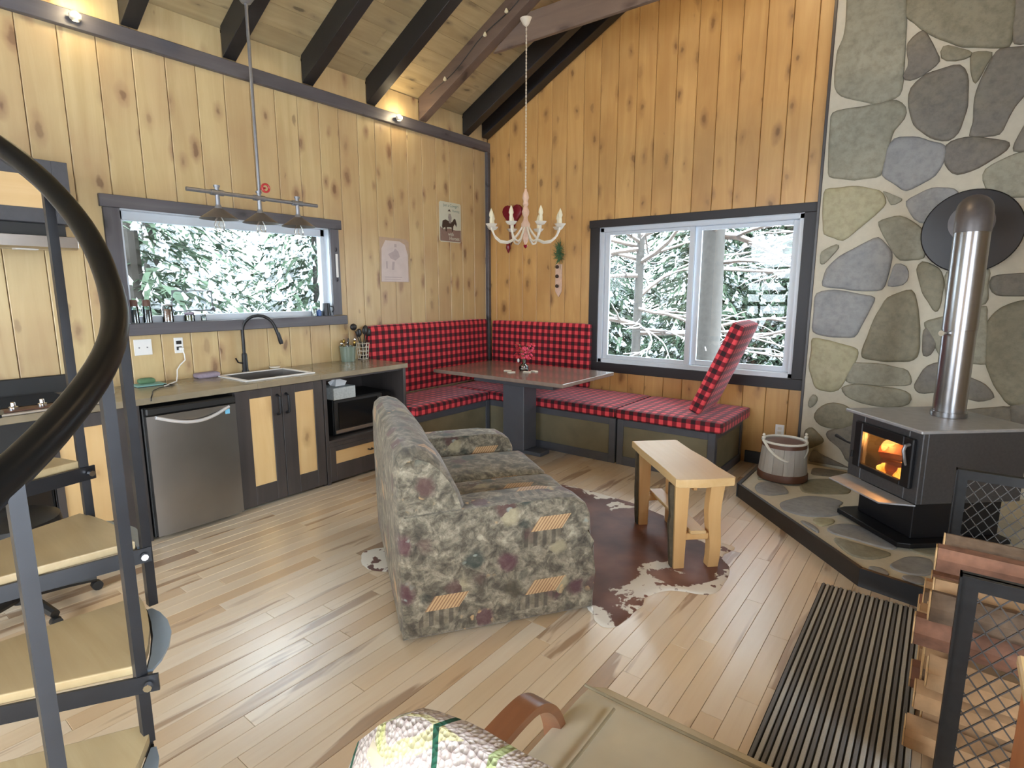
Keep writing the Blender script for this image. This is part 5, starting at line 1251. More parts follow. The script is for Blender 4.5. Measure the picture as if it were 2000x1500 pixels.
# local x = depth (front at 0), local y = towards the left side; front-left corner at y=0, front-right at y=-0.62
def Ls(name, bm, mat, parent=None, **k):
    return fin(name, bm, mat, parent or t, local=True, **k)
zo = -0.1035
def bz(x0, y0, z0, x1, y1, z1, b=0.004, bm=None): return box(bm or NB(), x0, -y0, z0+zo, x1, -y1, z1+zo, b)
bm = NB()   # firebox shell with an open front behind the door
bz(0.0, 0.035, 0.365, 0.03, 0.15, 0.775, bm=bm); bz(0.0, 0.505, 0.365, 0.03, 0.60, 0.775, bm=bm); bz(0.0, 0.15, 0.685, 0.03, 0.505, 0.775, bm=bm); bz(0.0, 0.15, 0.365, 0.03, 0.505, 0.46, bm=bm)
bz(0.03, 0.035, 0.365, 0.64, 0.05, 0.775, bm=bm); bz(0.03, 0.585, 0.365, 0.64, 0.60, 0.775, bm=bm); bz(0.63, 0.05, 0.365, 0.64, 0.585, 0.775, bm=bm); bz(0.03, 0.05, 0.365, 0.63, 0.585, 0.38, bm=bm)
Ls('firebox', bm, 'stove_metal')
Ls('top_plate', bz(-0.035, 0.01, 0.777, 0.67, 0.625, 0.797, 0.005), 'stove_top')
bm = NB(); z0, z1 = 0.445, 0.735; 
for q in ((0.10, 0.165, z0, z1), (0.495, 0.565, z0, z1)): bz(-0.026, q[0], q[2], -0.001, q[1], q[3], 0.006, bm)
bz(-0.026, 0.165, 0.68, -0.001, 0.495, z1, 0.004, bm); bz(-0.026, 0.165, z0, -0.001, 0.495, 0.475, 0.004, bm)
door = Ls('door', bm, 'black_metal')
Ls('door_glass', bz(-0.014, 0.165, 0.475, -0.010, 0.495, 0.68, 0), 'stove_glass', door)
hb = NB(); tube(hb, [(-0.03, -0.545, 0.70+zo), (-0.06, -0.55, 0.695+zo), (-0.07, -0.552, 0.67+zo), (-0.06, -0.555, 0.62+zo), (-0.05, -0.556, 0.585+zo)], [0.01, 0.010, 0.009, 0.008, 0.006])
Ls('handle', hb, 'galv', door, smooth=True)
for y in (0.10,): Ls('hinge', tube(NB(), [(-0.03, -y, 0.50+zo), (-0.03, -y, 0.54+zo)], 0.008), 'black_metal', door)
hb = NB(); tube(hb, [(0.05, -0.03, 0.55+zo), (0.05, 0.06, 0.55+zo), (0.05, 0.17, 0.565+zo)], [0.007, 0.007, 0.012]); Ls('air_lever', hb, 'black_metal', smooth=True)
Ls('ash_ledge', prism(NB(), [(-0.17, -0.10), (-0.17, -0.535), (0.0, -0.60), (0.0, -0.035)], 2, 0.355+zo, 0.3645+zo, bev=0.002), 'stove_top')
Ls('pedestal', bz(0.05, 0.10, 0.135, 0.60, 0.535, 0.354, 0.004), 'black_metal')
Ls('base_plate', prism(NB(), [(-0.06, -0.06), (-0.06, -0.575), (0.0, -0.60), (0.62, -0.60), (0.62, -0.035), (0.0, -0.035)], 2, 0.0005, 0.031, bev=0.004), 'black_metal')
Ls('brick_lining', bz(0.40, 0.06, 0.382, 0.42, 0.575, 0.70), 'ember_wood')
def flog(x, y0, y1, z, r, dz=0.0): return tube(NB(), [(x, -y0, z+zo), (x+0.02, -(y0+y1)/2, z+zo+dz/2), (x, -y1, z+zo+dz)], [r, r*1.06, r*0.95], 9)
Ls('burning_log', flog(0.17, 0.13, 0.52, 0.44, 0.055), 'ember_wood', smooth=True); Ls('burning_log', flog(0.11, 0.20, 0.40, 0.56, 0.05, 0.03), 'ember_wood', smooth=True)
def flame(y, x, w, h, z, sd):
    bm = NB(); N_ = 9; L_, R_ = [], []
    for k in range(N_+1):
        s = k/N_; ww = w*(math.sin(PI*(0.15+0.85*s)))*(1+0.3*mnoise.noise(Vector((s*3, sd, 0)))); off = 0.03*mnoise.noise(Vector((s*2.5, sd, 5)))*s*1.5
        ring = [(x+0.012*math.cos(a), -(y+off+ww*math.sin(a)), z+h*s+zo) for a in [2*PI*j/8 for j in range(8)]]
        L_.append(ring)
    bm.free(); return loft([[Vector(p) for p in s] for s in L_])
for k, (y, x, w, h, z) in enumerate(((0.22, 0.25, 0.07, 0.24, 0.46), (0.30, 0.24, 0.08, 0.25, 0.45), (0.38, 0.26, 0.07, 0.22, 0.47), (0.45, 0.24, 0.05, 0.20, 0.44), (0.37, 0.08, 0.045, 0.12, 0.385), (0.45, 0.075, 0.06, 0.10, 0.385), (0.18, 0.28, 0.05, 0.2, 0.45), (0.24, 0.34, 0.10, 0.27, 0.40), (0.42, 0.34, 0.10, 0.26, 0.40), (0.33, 0.36, 0.11, 0.28, 0.40), (0.24, 0.07, 0.04, 0.10, 0.40))):
    Ls('flame', flame(y, x, w, h, z, k*2.3), 'flame', smooth=True)
light('stove_fire_glow', 'POINT', (4.20, -1.20, 0.60), 14, (1.0, 0.45, 0.12), radius=0.05)
# flue
t = thing('stove_pipe', 'tall steel stove pipe with an elbow running into a black wall collar', 'stove pipe', (4.468, -0.99, 0.798))
fin('lower_pipe', lathe(NB(), [(0.092, 0.001), (0.092, 0.03), (0.083, 0.031), (0.083, 0.52)], (4.468, -0.99, 0.798), 28), 'pipe_metal', t, smooth=True)
fin('upper_pipe', lathe(NB(), [(0.086, 0.521), (0.086, 1.08)], (4.468, -0.99, 0.798), 28), 'pipe_metal', t, smooth=True)
fin('elbow', tube(NB(), [(4.468, -0.99, 1.879), (4.468, -0.99, 1.93), (4.468, -0.985, 1.96), (4.468, -0.965, 1.99), (4.468, -0.93, 2.01), (4.468, -0.88, 2.015), (4.47, -0.13, 2.015)], 0.088, 24), 'dull_pipe', t, smooth=True)
fin('wall_collar', lathe(NB(), [(0.10, 0), (0.285, 0), (0.285, 0.02), (0.278, 0.026), (0.10, 0.026)], (0, 0, 0), 48, m=Matrix.Translation((4.475, -0.082, 1.955)) @ Matrix.Rotation(PI/2, 4, 'X')), 'collar_black', t, smooth=True)
fin('collar_ring', lathe(NB(), [(0.088, 0), (0.13, 0), (0.13, 0.02), (0.088, 0.02)], (0, 0, 0), 32, m=Matrix.Translation((4.47, -0.112, 2.015)) @ Matrix.Rotation(PI/2, 4, 'X')), 'dull_pipe', t, smooth=True)
fin('damper_knob', tube(NB(), [(4.405, -1.05, 1.30), (4.385, -1.085, 1.30)], [0.008, 0.017], 10), 'chrome', t, smooth=True)

# ------------------------------------------------------------------ bucket
c = (3.50, -0.60, 0.1045)
t = thing('wooden_pail', 'grey-washed wooden bucket with white rope handle on the hearth', 'bucket', c)
fin('bottom', lathe(NB(), [(0.155, 0.02), (0.155, 0.04)], c, 24), 'dark_wood', t)
n_ = 14
for k in range(n_):
    a0, a1 = 2*PI*k/n_+0.006, 2*PI*(k+1)/n_-0.006; bm = NB(); vs = []
    for (r0, z) in ((0.175, 0.055), (0.155, 0.285)):
        for r in (r0, r0-0.014):
            for a in (a0, (a0+a1)/2, a1): vs.append(bm.verts.new((c[0]+r*math.cos(a), c[1]+r*math.sin(a), c[2]+z)))
    for q in ((0, 1, 7, 6), (1, 2, 8, 7), (3, 9, 10, 4), (4, 10, 11, 5), (6, 7, 10, 9), (7, 8, 11, 10), (0, 3, 4, 1), (1, 4, 5, 2), (0, 6, 9, 3), (2, 5, 11, 8)): bm.faces.new([vs[i] for i in q])
    fin('stave', bm, 'bucket_paint', t)
fin('base_hoop', lathe(NB(), [(0.178, 0.0), (0.182, 0.005), (0.181, 0.05), (0.177, 0.056), (0.160, 0.056), (0.160, 0.0)], c, 28), 'dark_wood', t, smooth=True)
fin('rim_band', lathe(NB(), [(0.1575, 0.255), (0.161, 0.255), (0.157, 0.283), (0.1545, 0.283)], c, 28), 'dark_wood', t, smooth=True)
ca, sa = math.cos(math.radians(37.6)), math.sin(math.radians(37.6))
bm = NB(); pts = []
for k in range(15):
    s = -1+2*k/14; pts.append((c[0]+ca*0.168*s+sa*0.14*(1-s*s)**.5, c[1]+sa*0.168*s-ca*0.16*(1-s*s)**.5, c[2]+0.30-0.135*(1-s*s)**0.6))
tube(bm, pts, 0.011, 7); fin('rope_handle', bm, 'rope', t, smooth=True)
fin('rope_rim', tube(NB(), [(c[0]+0.158*math.cos(a), c[1]+0.158*math.sin(a), c[2]+0.293) for a in [2*PI*k/24 for k in range(25)]], 0.009, 7), 'rope', t, smooth=True)
for s in (-1, 1):
    bm = NB(); p = Vector((c[0]+ca*0.165*s, c[1]+sa*0.165*s, c[2]+0.318)); blob(bm, p, 0.017, 1); blob(bm, p+Vector((0, 0, 0.024)), 0.013, 1); fin('rope_knot', bm, 'rope', t, smooth='all')

# ------------------------------------------------------------------ ribbed mat
t = thing('ribbed_mat', 'dark grey ribbed runner mat leading from the hearth to the camera', 'mat', (4.23, -3.2, 0))
mx0, mx1, my0, my1 = 4.015, 4.455, -4.25, -2.03
def mxo(y): return 0.0
fin('backing', bx(mx0, my0, 0.0005, mx1, my1, 0.005), 'mat_dark', t)
nr = 22; w = (mx1-mx0)/nr
rib0 = None
for k in range(nr):
    x = mx0+w*(k+0.5); hw = w*(0.40 if k % 2 else 0.34)
    fin('rib', prism(NB(), [(x-hw, 0.0052), (x+hw, 0.0052), (x+hw*0.75, 0.0125), (x-hw*0.75, 0.0125)], 1, my0+0.004, my1-0.004), 'mat_light' if k % 2 else 'mat_mid', t)

# ------------------------------------------------------------------ firewood rack and logs
t = thing('firewood_rack', 'black angle-iron firewood rack with diamond mesh end panels', 'rack', (4.8, -2.66, 0))
def mesh_panel(name, y):
    x0, x1, z0, z1 = 4.505, 5.04, 0.04, 0.75; p = empty(name, (0, y+2.66, 0), 0, t)
    bm = NB(); f = 0.045
    box(bm, x0, y-0.004, 0.0, x0+f, y+0.004, z1); box(bm, x0, y-0.02, 0.0, x0+0.005, y+0.02, z1); box(bm, x1-f, y-0.004, 0.0, x1, y+0.004, z1)
    box(bm, x0, y-0.0045, z1-f, x1, y+0.0045, z1); box(bm, x0, y-0.02, z1-0.005, x1, y+0.02, z1); box(bm, x0, y-0.004, z0, x1, y+0.004, z0+f)
    fin('frame', bm, 'rack_metal', p)
    bm = NB(); st = 0.045; ww, hh = x1-x0-2*f, z1-z0-2*f; ox, oz = x0+f, z0+f
    for sg in (1, -1):
        c0 = -hh if sg == 1 else 0.0
        while c0 < (ww if sg == 1 else ww+hh):
            # line: x = c0 + sg*z*0.75
            zs = []
            for z in (0, hh): zs.append((c0+sg*z*0.75, z))
            for xv in (0, ww):
                z = (xv-c0)/(sg*0.75)
                if 0 < z < hh: zs.append((xv, z))
            zs = sorted([q for q in zs if -1e-6 <= q[0] <= ww+1e-6])
            if len(zs) >= 2 and zs[0] != zs[-1]: bar(bm, (ox+zs[0][0], y, oz+zs[0][1]), (ox+zs[-1][0], y, oz+zs[-1][1]), 0.005, 0.003)
            c0 += st
    fin('wire_mesh', bm, 'rack_mesh', p)
mesh_panel('end_panel', -2.06); mesh_panel('end_panel', -3.27)
bm = NB(); box(bm, 4.542, -3.25, 0.04, 4.575, -2.08, 0.045); box(bm, 5.005, -3.25, 0.04, 5.038, -2.08, 0.045)
fin('bottom_rail', bm, 'rack_metal', t)
RL = random.Random(3)
def firewood(label, y, z, r, x0, x1, kind, seed, tilt=0.0, grp=None):
    """split billet: cross-section polygon in the y-z plane, running along x"""
    n_ = kind; rr = random.Random(seed); poly = []
    for k in range(n_):
        a = 2*PI*k/n_+rr.uniform(-0.15, 0.15)+seed; q = r*rr.uniform(0.82, 1.0); poly.append((q*math.cos(a), q*math.sin(a)))
    o = thing('firewood', label, 'firewood', (x0, y, z), 0, 'split firewood stacked in the rack'); o.rotation_euler = (0, tilt, 0)
    dn = []
    for i in range(n_):
        a, b = poly[i], poly[(i+1) % n_]
        for j in range(3): dn.append((a[0]+(b[0]-a[0])*j/3, a[1]+(b[1]-a[1])*j/3))
    secs = []; N_ = 6; Ln = x1-x0
    for k in range(N_+1):
        s = k/N_; secs.append([Vector((0.004+(Ln-0.008)*s, p[0]*(1+0.05*math.sin(seed+s*3))+0.012*mnoise.noise(Vector((p[0]*30, p[1]*30, s*2+seed))), p[1]*(1+0.04*math.cos(seed*2+s*4)))) for p in dn])
    fin('billet', loft(secs), ('billet_wood', 'bark', 'billet_wood', 'bark_red', 'log_end_dark')[seed % 5] if y > -3.12 else ('log_end', 'billet_wood', 'bark')[seed % 3], o, local=True, smooth=True)
    for xx in (-0.001, Ln-0.003): fin('cut_end', prism(NB(), [(p[0]*0.97, p[1]*0.97) for p in dn], 0, xx, xx+0.004), 'log_end', o, local=True)
    return o
rows = [0.115, 0.235, 0.350, 0.465, 0.575]; idx = 0
for ri, z in enumerate(rows):
    y = -3.16+(0.05 if ri % 2 else 0.0)
    ci = 0
    while y < (-2.13, -2.13, -2.75, -2.85, -2.95)[ri]:
        r = 0.058; pos = ('nearest the camera', 'second from the near end', 'third from the near end', 'fourth from the near end', 'fifth from the near end', 'sixth from the near end', 'seventh from the near end', 'eighth from the near end', 'ninth from the near end', 'farthest')[min(ci, 9)]
        lv = ('bottom', 'second', 'third', 'fourth', 'top full')[ri]
        firewood('split log in the %s row of the rack, %s' % (lv, pos), y, z, r, 4.44+RL.uniform(-0.03, 0.03), 4.93+RL.uniform(0, 0.05), RL.choice((4, 5, 5, 6)), idx+1)
        y += 0.119; ci += 1; idx += 1
firewood('red-barked long log lying on top of the stack beside the near rail', -3.02, 0.685, 0.052, 4.45, 5.0, 6, 3)
firewood('pale birch log on top of the stack behind the red-barked one', -2.88, 0.68, 0.05, 4.47, 5.0, 7, 61)
lg = thing('firewood', 'thick round log with its end towards the camera, on top of the stack', 'firewood', (4.70, -2.62, 0.46), 0, 'split firewood stacked in the rack')
secs = [[Vector((0.10*math.cos(a)*(1+0.06*mnoise.noise(Vector((math.cos(a)*2, math.sin(a)*2, y*5)))), y, 0.10*math.sin(a))) for a in [2*PI*k/18 for k in range(18)]] for y in (-0.22, -0.1, 0.05, 0.20)]
fin('bark', loft(secs), 'bark_red', lg, local=True, smooth=True)
fin('cut_end', lathe(NB(), [(0.085, 0), (0.085, 0.003)], (0, 0, 0), 18, m=Matrix.Translation((0, -0.2205, 0)) @ Matrix.Rotation(PI/2, 4, 'X')), 'log_end_dark', lg, local=True)
# pine box at the right edge
t = thing('pine_crate', 'honey pine cabinet corner at the lower right edge', 'cabinet', (4.80, -4.1, 0))
fin('body', bx(4.60, -4.6, 0.0, 5.0, -3.78, 0.775, bev=0.004), 'orange_pine', t); fin('top', bx(4.588, -4.61, 0.776, 5.01, -3.757, 0.80, bev=0.004), 'bench_wood', t)

# ------------------------------------------------------------------ armchair in the foreground
t = thing('armchair', 'beige armchair with a brown bentwood arm, its back towards the camera', 'armchair', (4.1, -4.25, 0))
fin('seat_cushion', cushion(NB(), 3.665, -4.60, 0.27, 4.62, -3.90, 0.425, 0.06, 0.012, 12), 'beige_fabric', t, smooth=True)
fin('seat_seam', tube(NB(), [(3.69, -3.985, 0.442), (3.9, -3.99, 0.446), (4.2, -3.985, 0.446), (4.58, -3.99, 0.442)], 0.0045, 6), 'beige_seam', t, smooth=True)
fin('seat_seam', tube(NB(), [(3.80, -4.02, 0.444), (3.805, -4.2, 0.448), (3.80, -4.5, 0.444)], 0.0045, 6), 'beige_seam', t, smooth=True)
m = Matrix.Translation((4.1, -4.63, 0.33)) @ Matrix.Rotation(math.radians(8), 4, 'X')
fin('back_cushion', cushion(NB(), -0.42, -0.06, 0, 0.50, 0.06, 0.49, 0.05, 0.01, 10, m=m), 'beige_fabric', t, smooth=True)
def ribbon(pts, w, th):
    secs = []
    P = [Vector(p) for p in pts]
    for i, p in enumerate(P):
        d = (P[min(i+1, len(P)-1)]-P[max(i-1, 0)]).normalized(); nrm = Vector((1, 0, 0)).cross(d).normalized()
        secs.append([p+Vector((-w/2, 0, 0))+nrm*th/2, p+Vector((w/2, 0, 0))+nrm*th/2, p+Vector((w/2, 0, 0))-nrm*th/2, p+Vector((-w/2, 0, 0))-nrm*th/2])
    return loft(secs)
def cr(pts, k=5):
    out = []; P = [Vector(p) for p in pts]
    for i in range(len(P)-1):
        a, b, c_, d_ = P[max(i-1, 0)], P[i], P[i+1], P[min(i+2, len(P)-1)]
        for j in range(k):
            u = j/k; out.append(0.5*((2*b)+(-a+c_)*u+(2*a-5*b+4*c_-d_)*u*u+(-a+3*b-3*c_+d_)*u**3))
    return out+[P[-1]]
for x in (3.68, 4.68):
    arm = [(x, -4.66, 0.50), (x, -4.45, 0.53), (x, -4.30, 0.545), (x, -4.225, 0.535), (x, -4.165, 0.485), (x, -4.125, 0.40), (x, -4.12, 0.31), (x, -4.135, 0.15), (x, -4.15, 0.0)]
    fin('arm_frame', ribbon(cr(arm), 0.062, 0.022), 'bentwood', t, smooth=True)
    low = [(x, -4.117, 0.30), (x, -4.085, 0.315), (x, -4.04, 0.34), (x, -4.00, 0.355)] if x < 4 else [(x, -4.11, 0.30), (x, -4.0, 0.34)]
    fin('seat_rail', ribbon(cr(low), 0.05, 0.018), 'bentwood', t, smooth=True)
    fin('rear_leg', ribbon(cr([(x, -4.66, 0.49), (x, -4.70, 0.3), (x, -4.72, 0.0)]), 0.055, 0.022), 'bentwood', t, smooth=True)
bar_ = NB(); box(bar_, 3.652, -4.62, 0.235, 4.70, -4.58, 0.266, 0.003); box(bar_, 3.652, -4.16, 0.235, 4.70, -4.13, 0.266, 0.003); fin('cross_rail', bar_, 'bentwood', t)
# crocheted throw over the chair back
bm = NB(); NU, NV = 26, 22; G = []
for i in range(NU+1):
    row = []; u = i/NU
    x = 3.65+0.92*u
    for j in range(NV+1):
        v = j/NV; s = (v-0.42)
        top = 0.905-0.05*(2*u-1)**2-0.10*max(0, 0.12-u)/0.12
        if s < 0: y = -4.735-0.10*(-s)-0.02; z = top-1.25*(-s)**1.0*0.75; y += 0.06*math.exp(-(-s)*14)
        else: y = -4.675+0.10*min(1, s*4)+0.06*s; z = top-0.62*s-0.03*min(1, s*3)
        ww = 0.010*mnoise.noise(Vector((x*7, v*6, 0)))
        x2 = x-0.02*math.sin(PI*v)*(u < 0.1)
        row.append(bm.verts.new((x2, y+ww, z+ww)))
    G.append(row)
for i in range(NU):
    for j in range(NV): bm.faces.new([G[i][j], G[i+1][j], G[i+1][j+1], G[i][j+1]])
bmesh.ops.recalc_face_normals(bm, faces=bm.faces); bmesh.ops.solidify(bm, geom=list(bm.faces), thickness=0.014)
o = fin('crochet_throw', bm, 'blanket', base=(4.05, -4.70, 0.5), smooth='all'); tag(o, 'crocheted throw with green and yellow lines draped over the armchair back', 'blanket')

# ------------------------------------------------------------------ spiral stair
XC, YC, RR, DZ, Z4, A3, DA = 2.152, -5.676, 1.079, 0.21, 0.262, 1.032, 0.387
t = thing('spiral_stair', 'dark metal spiral stair with wooden treads at the left edge', 'staircase', (XC, YC, 0))
def sp(k, z, r=RR): return Vector((XC+r*math.cos(A3+DA*k), YC+r*math.sin(A3+DA*k), z))
fin('centre_pole', tube(NB(), [(XC, YC, 0), (XC, YC, 2.6)], 0.045, 18), 'stair_metal', t, smooth=True)
for n_ in range(-1, 8):      # tread n between angles n and n+1 (front edge at k = n)
    z = Z4+DZ*(n_+1)
    if z > 2.2: break
    tr = empty('tread', (0, 0, z), 0, t)
    poly = [sp(n_+q, 0, RR-0.005) for q in (0.04, 0.28, 0.52, 0.76, 0.96, 1.12)]; inner = [sp(n_+q, 0, 0.06) for q in (1.3, 0.5, -0.3)]
    fin('board', prism(NB(), [(p.x, p.y) for p in poly+inner], 2, z+0.002, z+0.030, bev=0.004), 'tread_wood', tr)
    bm = NB()   # steel frame: front band, back band, outer edge band
    def band(a, b, h0, h1, th=0.008):
        d = (b-a).normalized(); nn = Vector((-d.y, d.x, 0))*th/2
        prism(bm, [(a.x+nn.x, a.y+nn.y), (b.x+nn.x, b.y+nn.y), (b.x-nn.x, b.y-nn.y), (a.x-nn.x, a.y-nn.y)], 2, h0, h1)
    band(sp(n_-0.02, 0, 0.05), sp(n_-0.01, 0, RR+0.035), z-0.045, z+0.006); band(sp(n_+1.18, 0, 0.05), sp(n_+1.02, 0, RR+0.0), z-0.045, z+0.0)
    lip = [sp(n_+q, 0, RR+0.002) for q in (0.06, 0.25, 0.5, 0.75, 0.94)]+[sp(n_+q, 0, RR+e) for q, e in ((0.94, 0.016), (0.84, 0.032), (0.68, 0.046), (0.5, 0.052), (0.32, 0.046), (0.16, 0.032), (0.06, 0.016))]
    fin('outer_lip', prism(NB(), [(p.x, p.y) for p in lip], 2, z-0.004, z+0.004), 'lip_metal', tr, label='outer lip with pale blue glare in its colour')
    ar = [sp(n_+q, 0, RR+0.0) for q in (0.02, 0.25, 0.5, 0.75, 1.0)]
    for a, b in zip(ar, ar[1:]): band(a, b, z-0.045, z-0.005)
    fin('steel_frame', bm, 'stair_metal', tr)
    p = sp(n_-0.035, z-0.018, RR+0.012); q = sp(n_-0.075, z-0.018, RR+0.012)
    fin('bolt', tube(NB(), [p, q], 0.011, 8), 'chrome', tr)
railp = [(-2.2, 0.98), (-1.6, 1.09), (-1.0, 1.20), (-0.77, 1.24), (-0.46, 1.30), (0.0, 1.38), (0.5, 1.47), (0.97, 1.58), (1.26, 1.69), (1.73, 1.83), (2.18, 1.97), (2.5, 2.05), (3.0, 2.17), (4.0, 2.40), (5.0, 2.63), (6.0, 2.86)]
def railz(k):
    for (a, za), (b, zb) in zip(railp, railp[1:]):
        if a <= k <= b: return za+(zb-za)*(k-a)/(b-a)
    return railp[-1][1]
path = []
k = -2.0
while k <= 6.0: path.append(sp(k, railz(k)*0.25+railz(max(-2.2, k-0.25))*0.25+railz(min(6, k+0.25))*0.25+railz(k)*0.25)); k += 0.125
fin('handrail', tube(NB(), path, 0.034, 14), 'rubber_rail', t, smooth=True)
fin('rail_flat', tube(NB(), [p-Vector((0, 0, 0.036)) for p in path], 0.012, 6), 'stair_metal', t, smooth=True)
for k in range(-2, 7):
    zt = railz(max(-2.2, k))-0.015; zb = max(0.0, Z4+DZ*k)+0.0
    if k > 6: break
    r_ = RR+{0: -0.012, 1: 0.024}.get(k, 0.006)
    fin('baluster', bar(NB(), sp(k+0.03, zb, r_), sp(k+0.03, zt, r_), 0.028), 'stair_metal', t)
# swivel stool seen through the stair
t = thing('swivel_stool', 'black swivel stool with star base behind the spiral stair', 'stool', (0.97, -4.70, 0))
c = (0.97, -4.70, 0)
fin('column', tube(NB(), [(c[0], c[1], 0.07), (c[0], c[1], 0.40)], 0.025, 12), 'black_metal', t, smooth=True)
fin('hub', tube(NB(), [(c[0], c[1], 0.055), (c[0], c[1], 0.11)], [0.045, 0.03], 14), 'black_plastic', t, smooth=True)
for k in range(5):
    a = 2*PI*k/5+1.45; e = Vector((c[0]+0.29*math.cos(a), c[1]+0.29*math.sin(a), 0.065)); s = fin('leg', tube(NB(), [(c[0]+0.03*math.cos(a), c[1]+0.03*math.sin(a), 0.085), tuple(c[0:2] and (c[0]+0.17*math.cos(a), c[1]+0.17*math.sin(a), 0.078)), e], [0.024, 0.022, 0.02], 8), 'black_plastic', t, smooth=True)
    fin('caster', tube(NB(), [e+Vector((-0.018, 0, -0.040)), e+Vector((0.018, 0, -0.040))], 0.0245, 12), 'black_plastic', s, smooth=True)
fin('seat', lathe(NB(), [(0.05, 0.40), (0.17, 0.405), (0.19, 0.43), (0.185, 0.47), (0.14, 0.49), (0.0, 0.495)], c, 24, close=False), 'black_plastic', t, smooth=True)

# ------------------------------------------------------------------ outdoors: snow and trees
import array
g = bpy.data.meshes.new('snow_ground')
bm = NB(); NX = 40
gv = [[bm.verts.new((-34+68*i/NX, -30+70*j/NX, -0.75+0.25*mnoise.noise(Vector((i*0.4, j*0.4, 1))))) for j in range(NX+1)] for i in range(NX+1)]
for i in range(NX):
    for j in range(NX):
        x, y = -34+68*(i+.5)/NX, -30+70*(j+.5)/NX
        bm.faces.new([gv[i][j], gv[i+1][j], gv[i+1][j+1], gv[i][j+1]])
struct(fin('ground', bm, 'snow', smooth='all', label='snow-covered ground outside'))
def conifer_parts(seed, H, Rb, zlow, dens=1.0, snow=1.0):
    rr = random.Random(seed); nv, nf = [], []; sv, sf = [], []
    def spray(p, d, L, w, droop):
        s = d.cross(Vector((0, 0, 1))).normalized(); n0 = len(nv); m = 4
        for k in range(m+1):
            u = k/m; q = p+d*L*u+Vector((0, 0, -droop*u*u*L)); ww = w*(1-u)*(0.7+0.6*rr.random())+0.01
            nv.extend([q+s*ww*0.55+Vector((0, 0, rr.uniform(-.02, .02))), q-s*ww*0.55+Vector((0, 0, rr.uniform(-.02, .02)))])
        for k in range(m): a = n0+2*k; nf.append((a, a+1, a+3, a+2))
        # side fingers
        for k in range(12):
            u = rr.uniform(0.05, 0.95); q = p+d*L*u+Vector((0, 0, -droop*u*u*L)); sg = rr.choice((-1, 1)); dd = (d*0.6+s*sg*0.9+Vector((0, 0, rr.uniform(-0.7, 0.1)))).normalized(); l = L*0.35*(1.1-u); n1 = len(nv)
            e = dd.cross(Vector((0, 0, 1))).normalized()*0.017
            nv.extend([q-e, q+e, q+dd*l]); nf.append((n1, n1+1, n1+2))
        for _s in range(2 if rr.random() < 0.75*snow else 0):
            u = rr.uniform(0.35, 0.95); q = p+d*L*u+Vector((0, 0, -droop*u*u*L+0.025)); rx = rr.uniform(0.03, 0.11)*(0.5+L); ry = rr.uniform(0.018, 0.05)*(0.6+L); rz = 0.02+0.025*rr.random(); n1 = len(sv); K = 9
            sv.append(q+Vector((0, 0, rz)))
            for a in range(K):
                an = 2*PI*a/K; rg = rr.uniform(0.55, 1.35); sv.append(q+d*rx*math.cos(an)*rg+s*ry*math.sin(an)*rg+Vector((0, 0, -0.02-0.05*rr.random()-droop*0.1)))
            for a in range(K): sf.append((n1, n1+1+a, n1+1+(a+1) % K))
    z = zlow
    while z < H:
        f = 1-(z-zlow)/(H-zlow); rad = Rb*f+0.15; nb = int((9+9*f)*dens)
        for b in range(nb):
            a = rr.uniform(0, 2*PI); d = Vector((math.cos(a), math.sin(a), -0.15)).normalized(); zz = z+rr.uniform(-0.12, 0.12)
            n_ = max(2, int(rad*2.4))
            for k in range(n_):
                u = (k+rr.random())/n_; p = Vector((0, 0, zz))+d*rad*u*0.85; an = a+rr.uniform(-0.7, 0.7); dd = Vector((math.cos(an), math.sin(an), rr.uniform(-0.35, 0.02))).normalized()
                spray(p+Vector((0, 0, rr.uniform(-.06, .06))), dd, rr.uniform(0.3, 0.6), rr.uniform(0.05, 0.11), rr.uniform(0.1, 0.5))
        z += 0.24
    def mk(name, v, f):
        me = bpy.data.meshes.new(name); me.from_pydata([tuple(q) for q in v], [], f); return me
    return mk('foliage', nv, nf), mk('snow_load', sv, sf)
FOL = [conifer_parts(1, 7.5, 2.2, 0.2), conifer_parts(2, 8.0, 2.4, 0.0), conifer_parts(3, 7.5, 2.1, 0.0, 1.4, 0.28)]
for f_, s_ in FOL: f_.materials.append(M['needles']); s_.materials.append(M['snow'])
def conifer(x, y, k, rz, sc, label):
    o = thing('conifer', label, 'tree', (x, y, -0.75), rz, 'snowy conifers outside'); o.scale = (sc, sc, sc)
    for nm, me, in (('foliage', FOL[k][0]), ('snow_load', FOL[k][1])):
        p = bpy.data.objects.new(nm, me); COL.objects.link(p); p.parent = o; p['kind'] = 'stuff'
    tr = bpy.data.objects.new('trunk', TRK); COL.objects.link(tr); tr.parent = o
bm = NB(); tube(bm, [(0, 0, -0.1), (0, 0, 8)], [0.16, 0.03], 10); TRK = bpy.data.meshes.new('trunk'); bm.to_mesh(TRK); bm.free(); TRK.materials.append(M['trunk'])
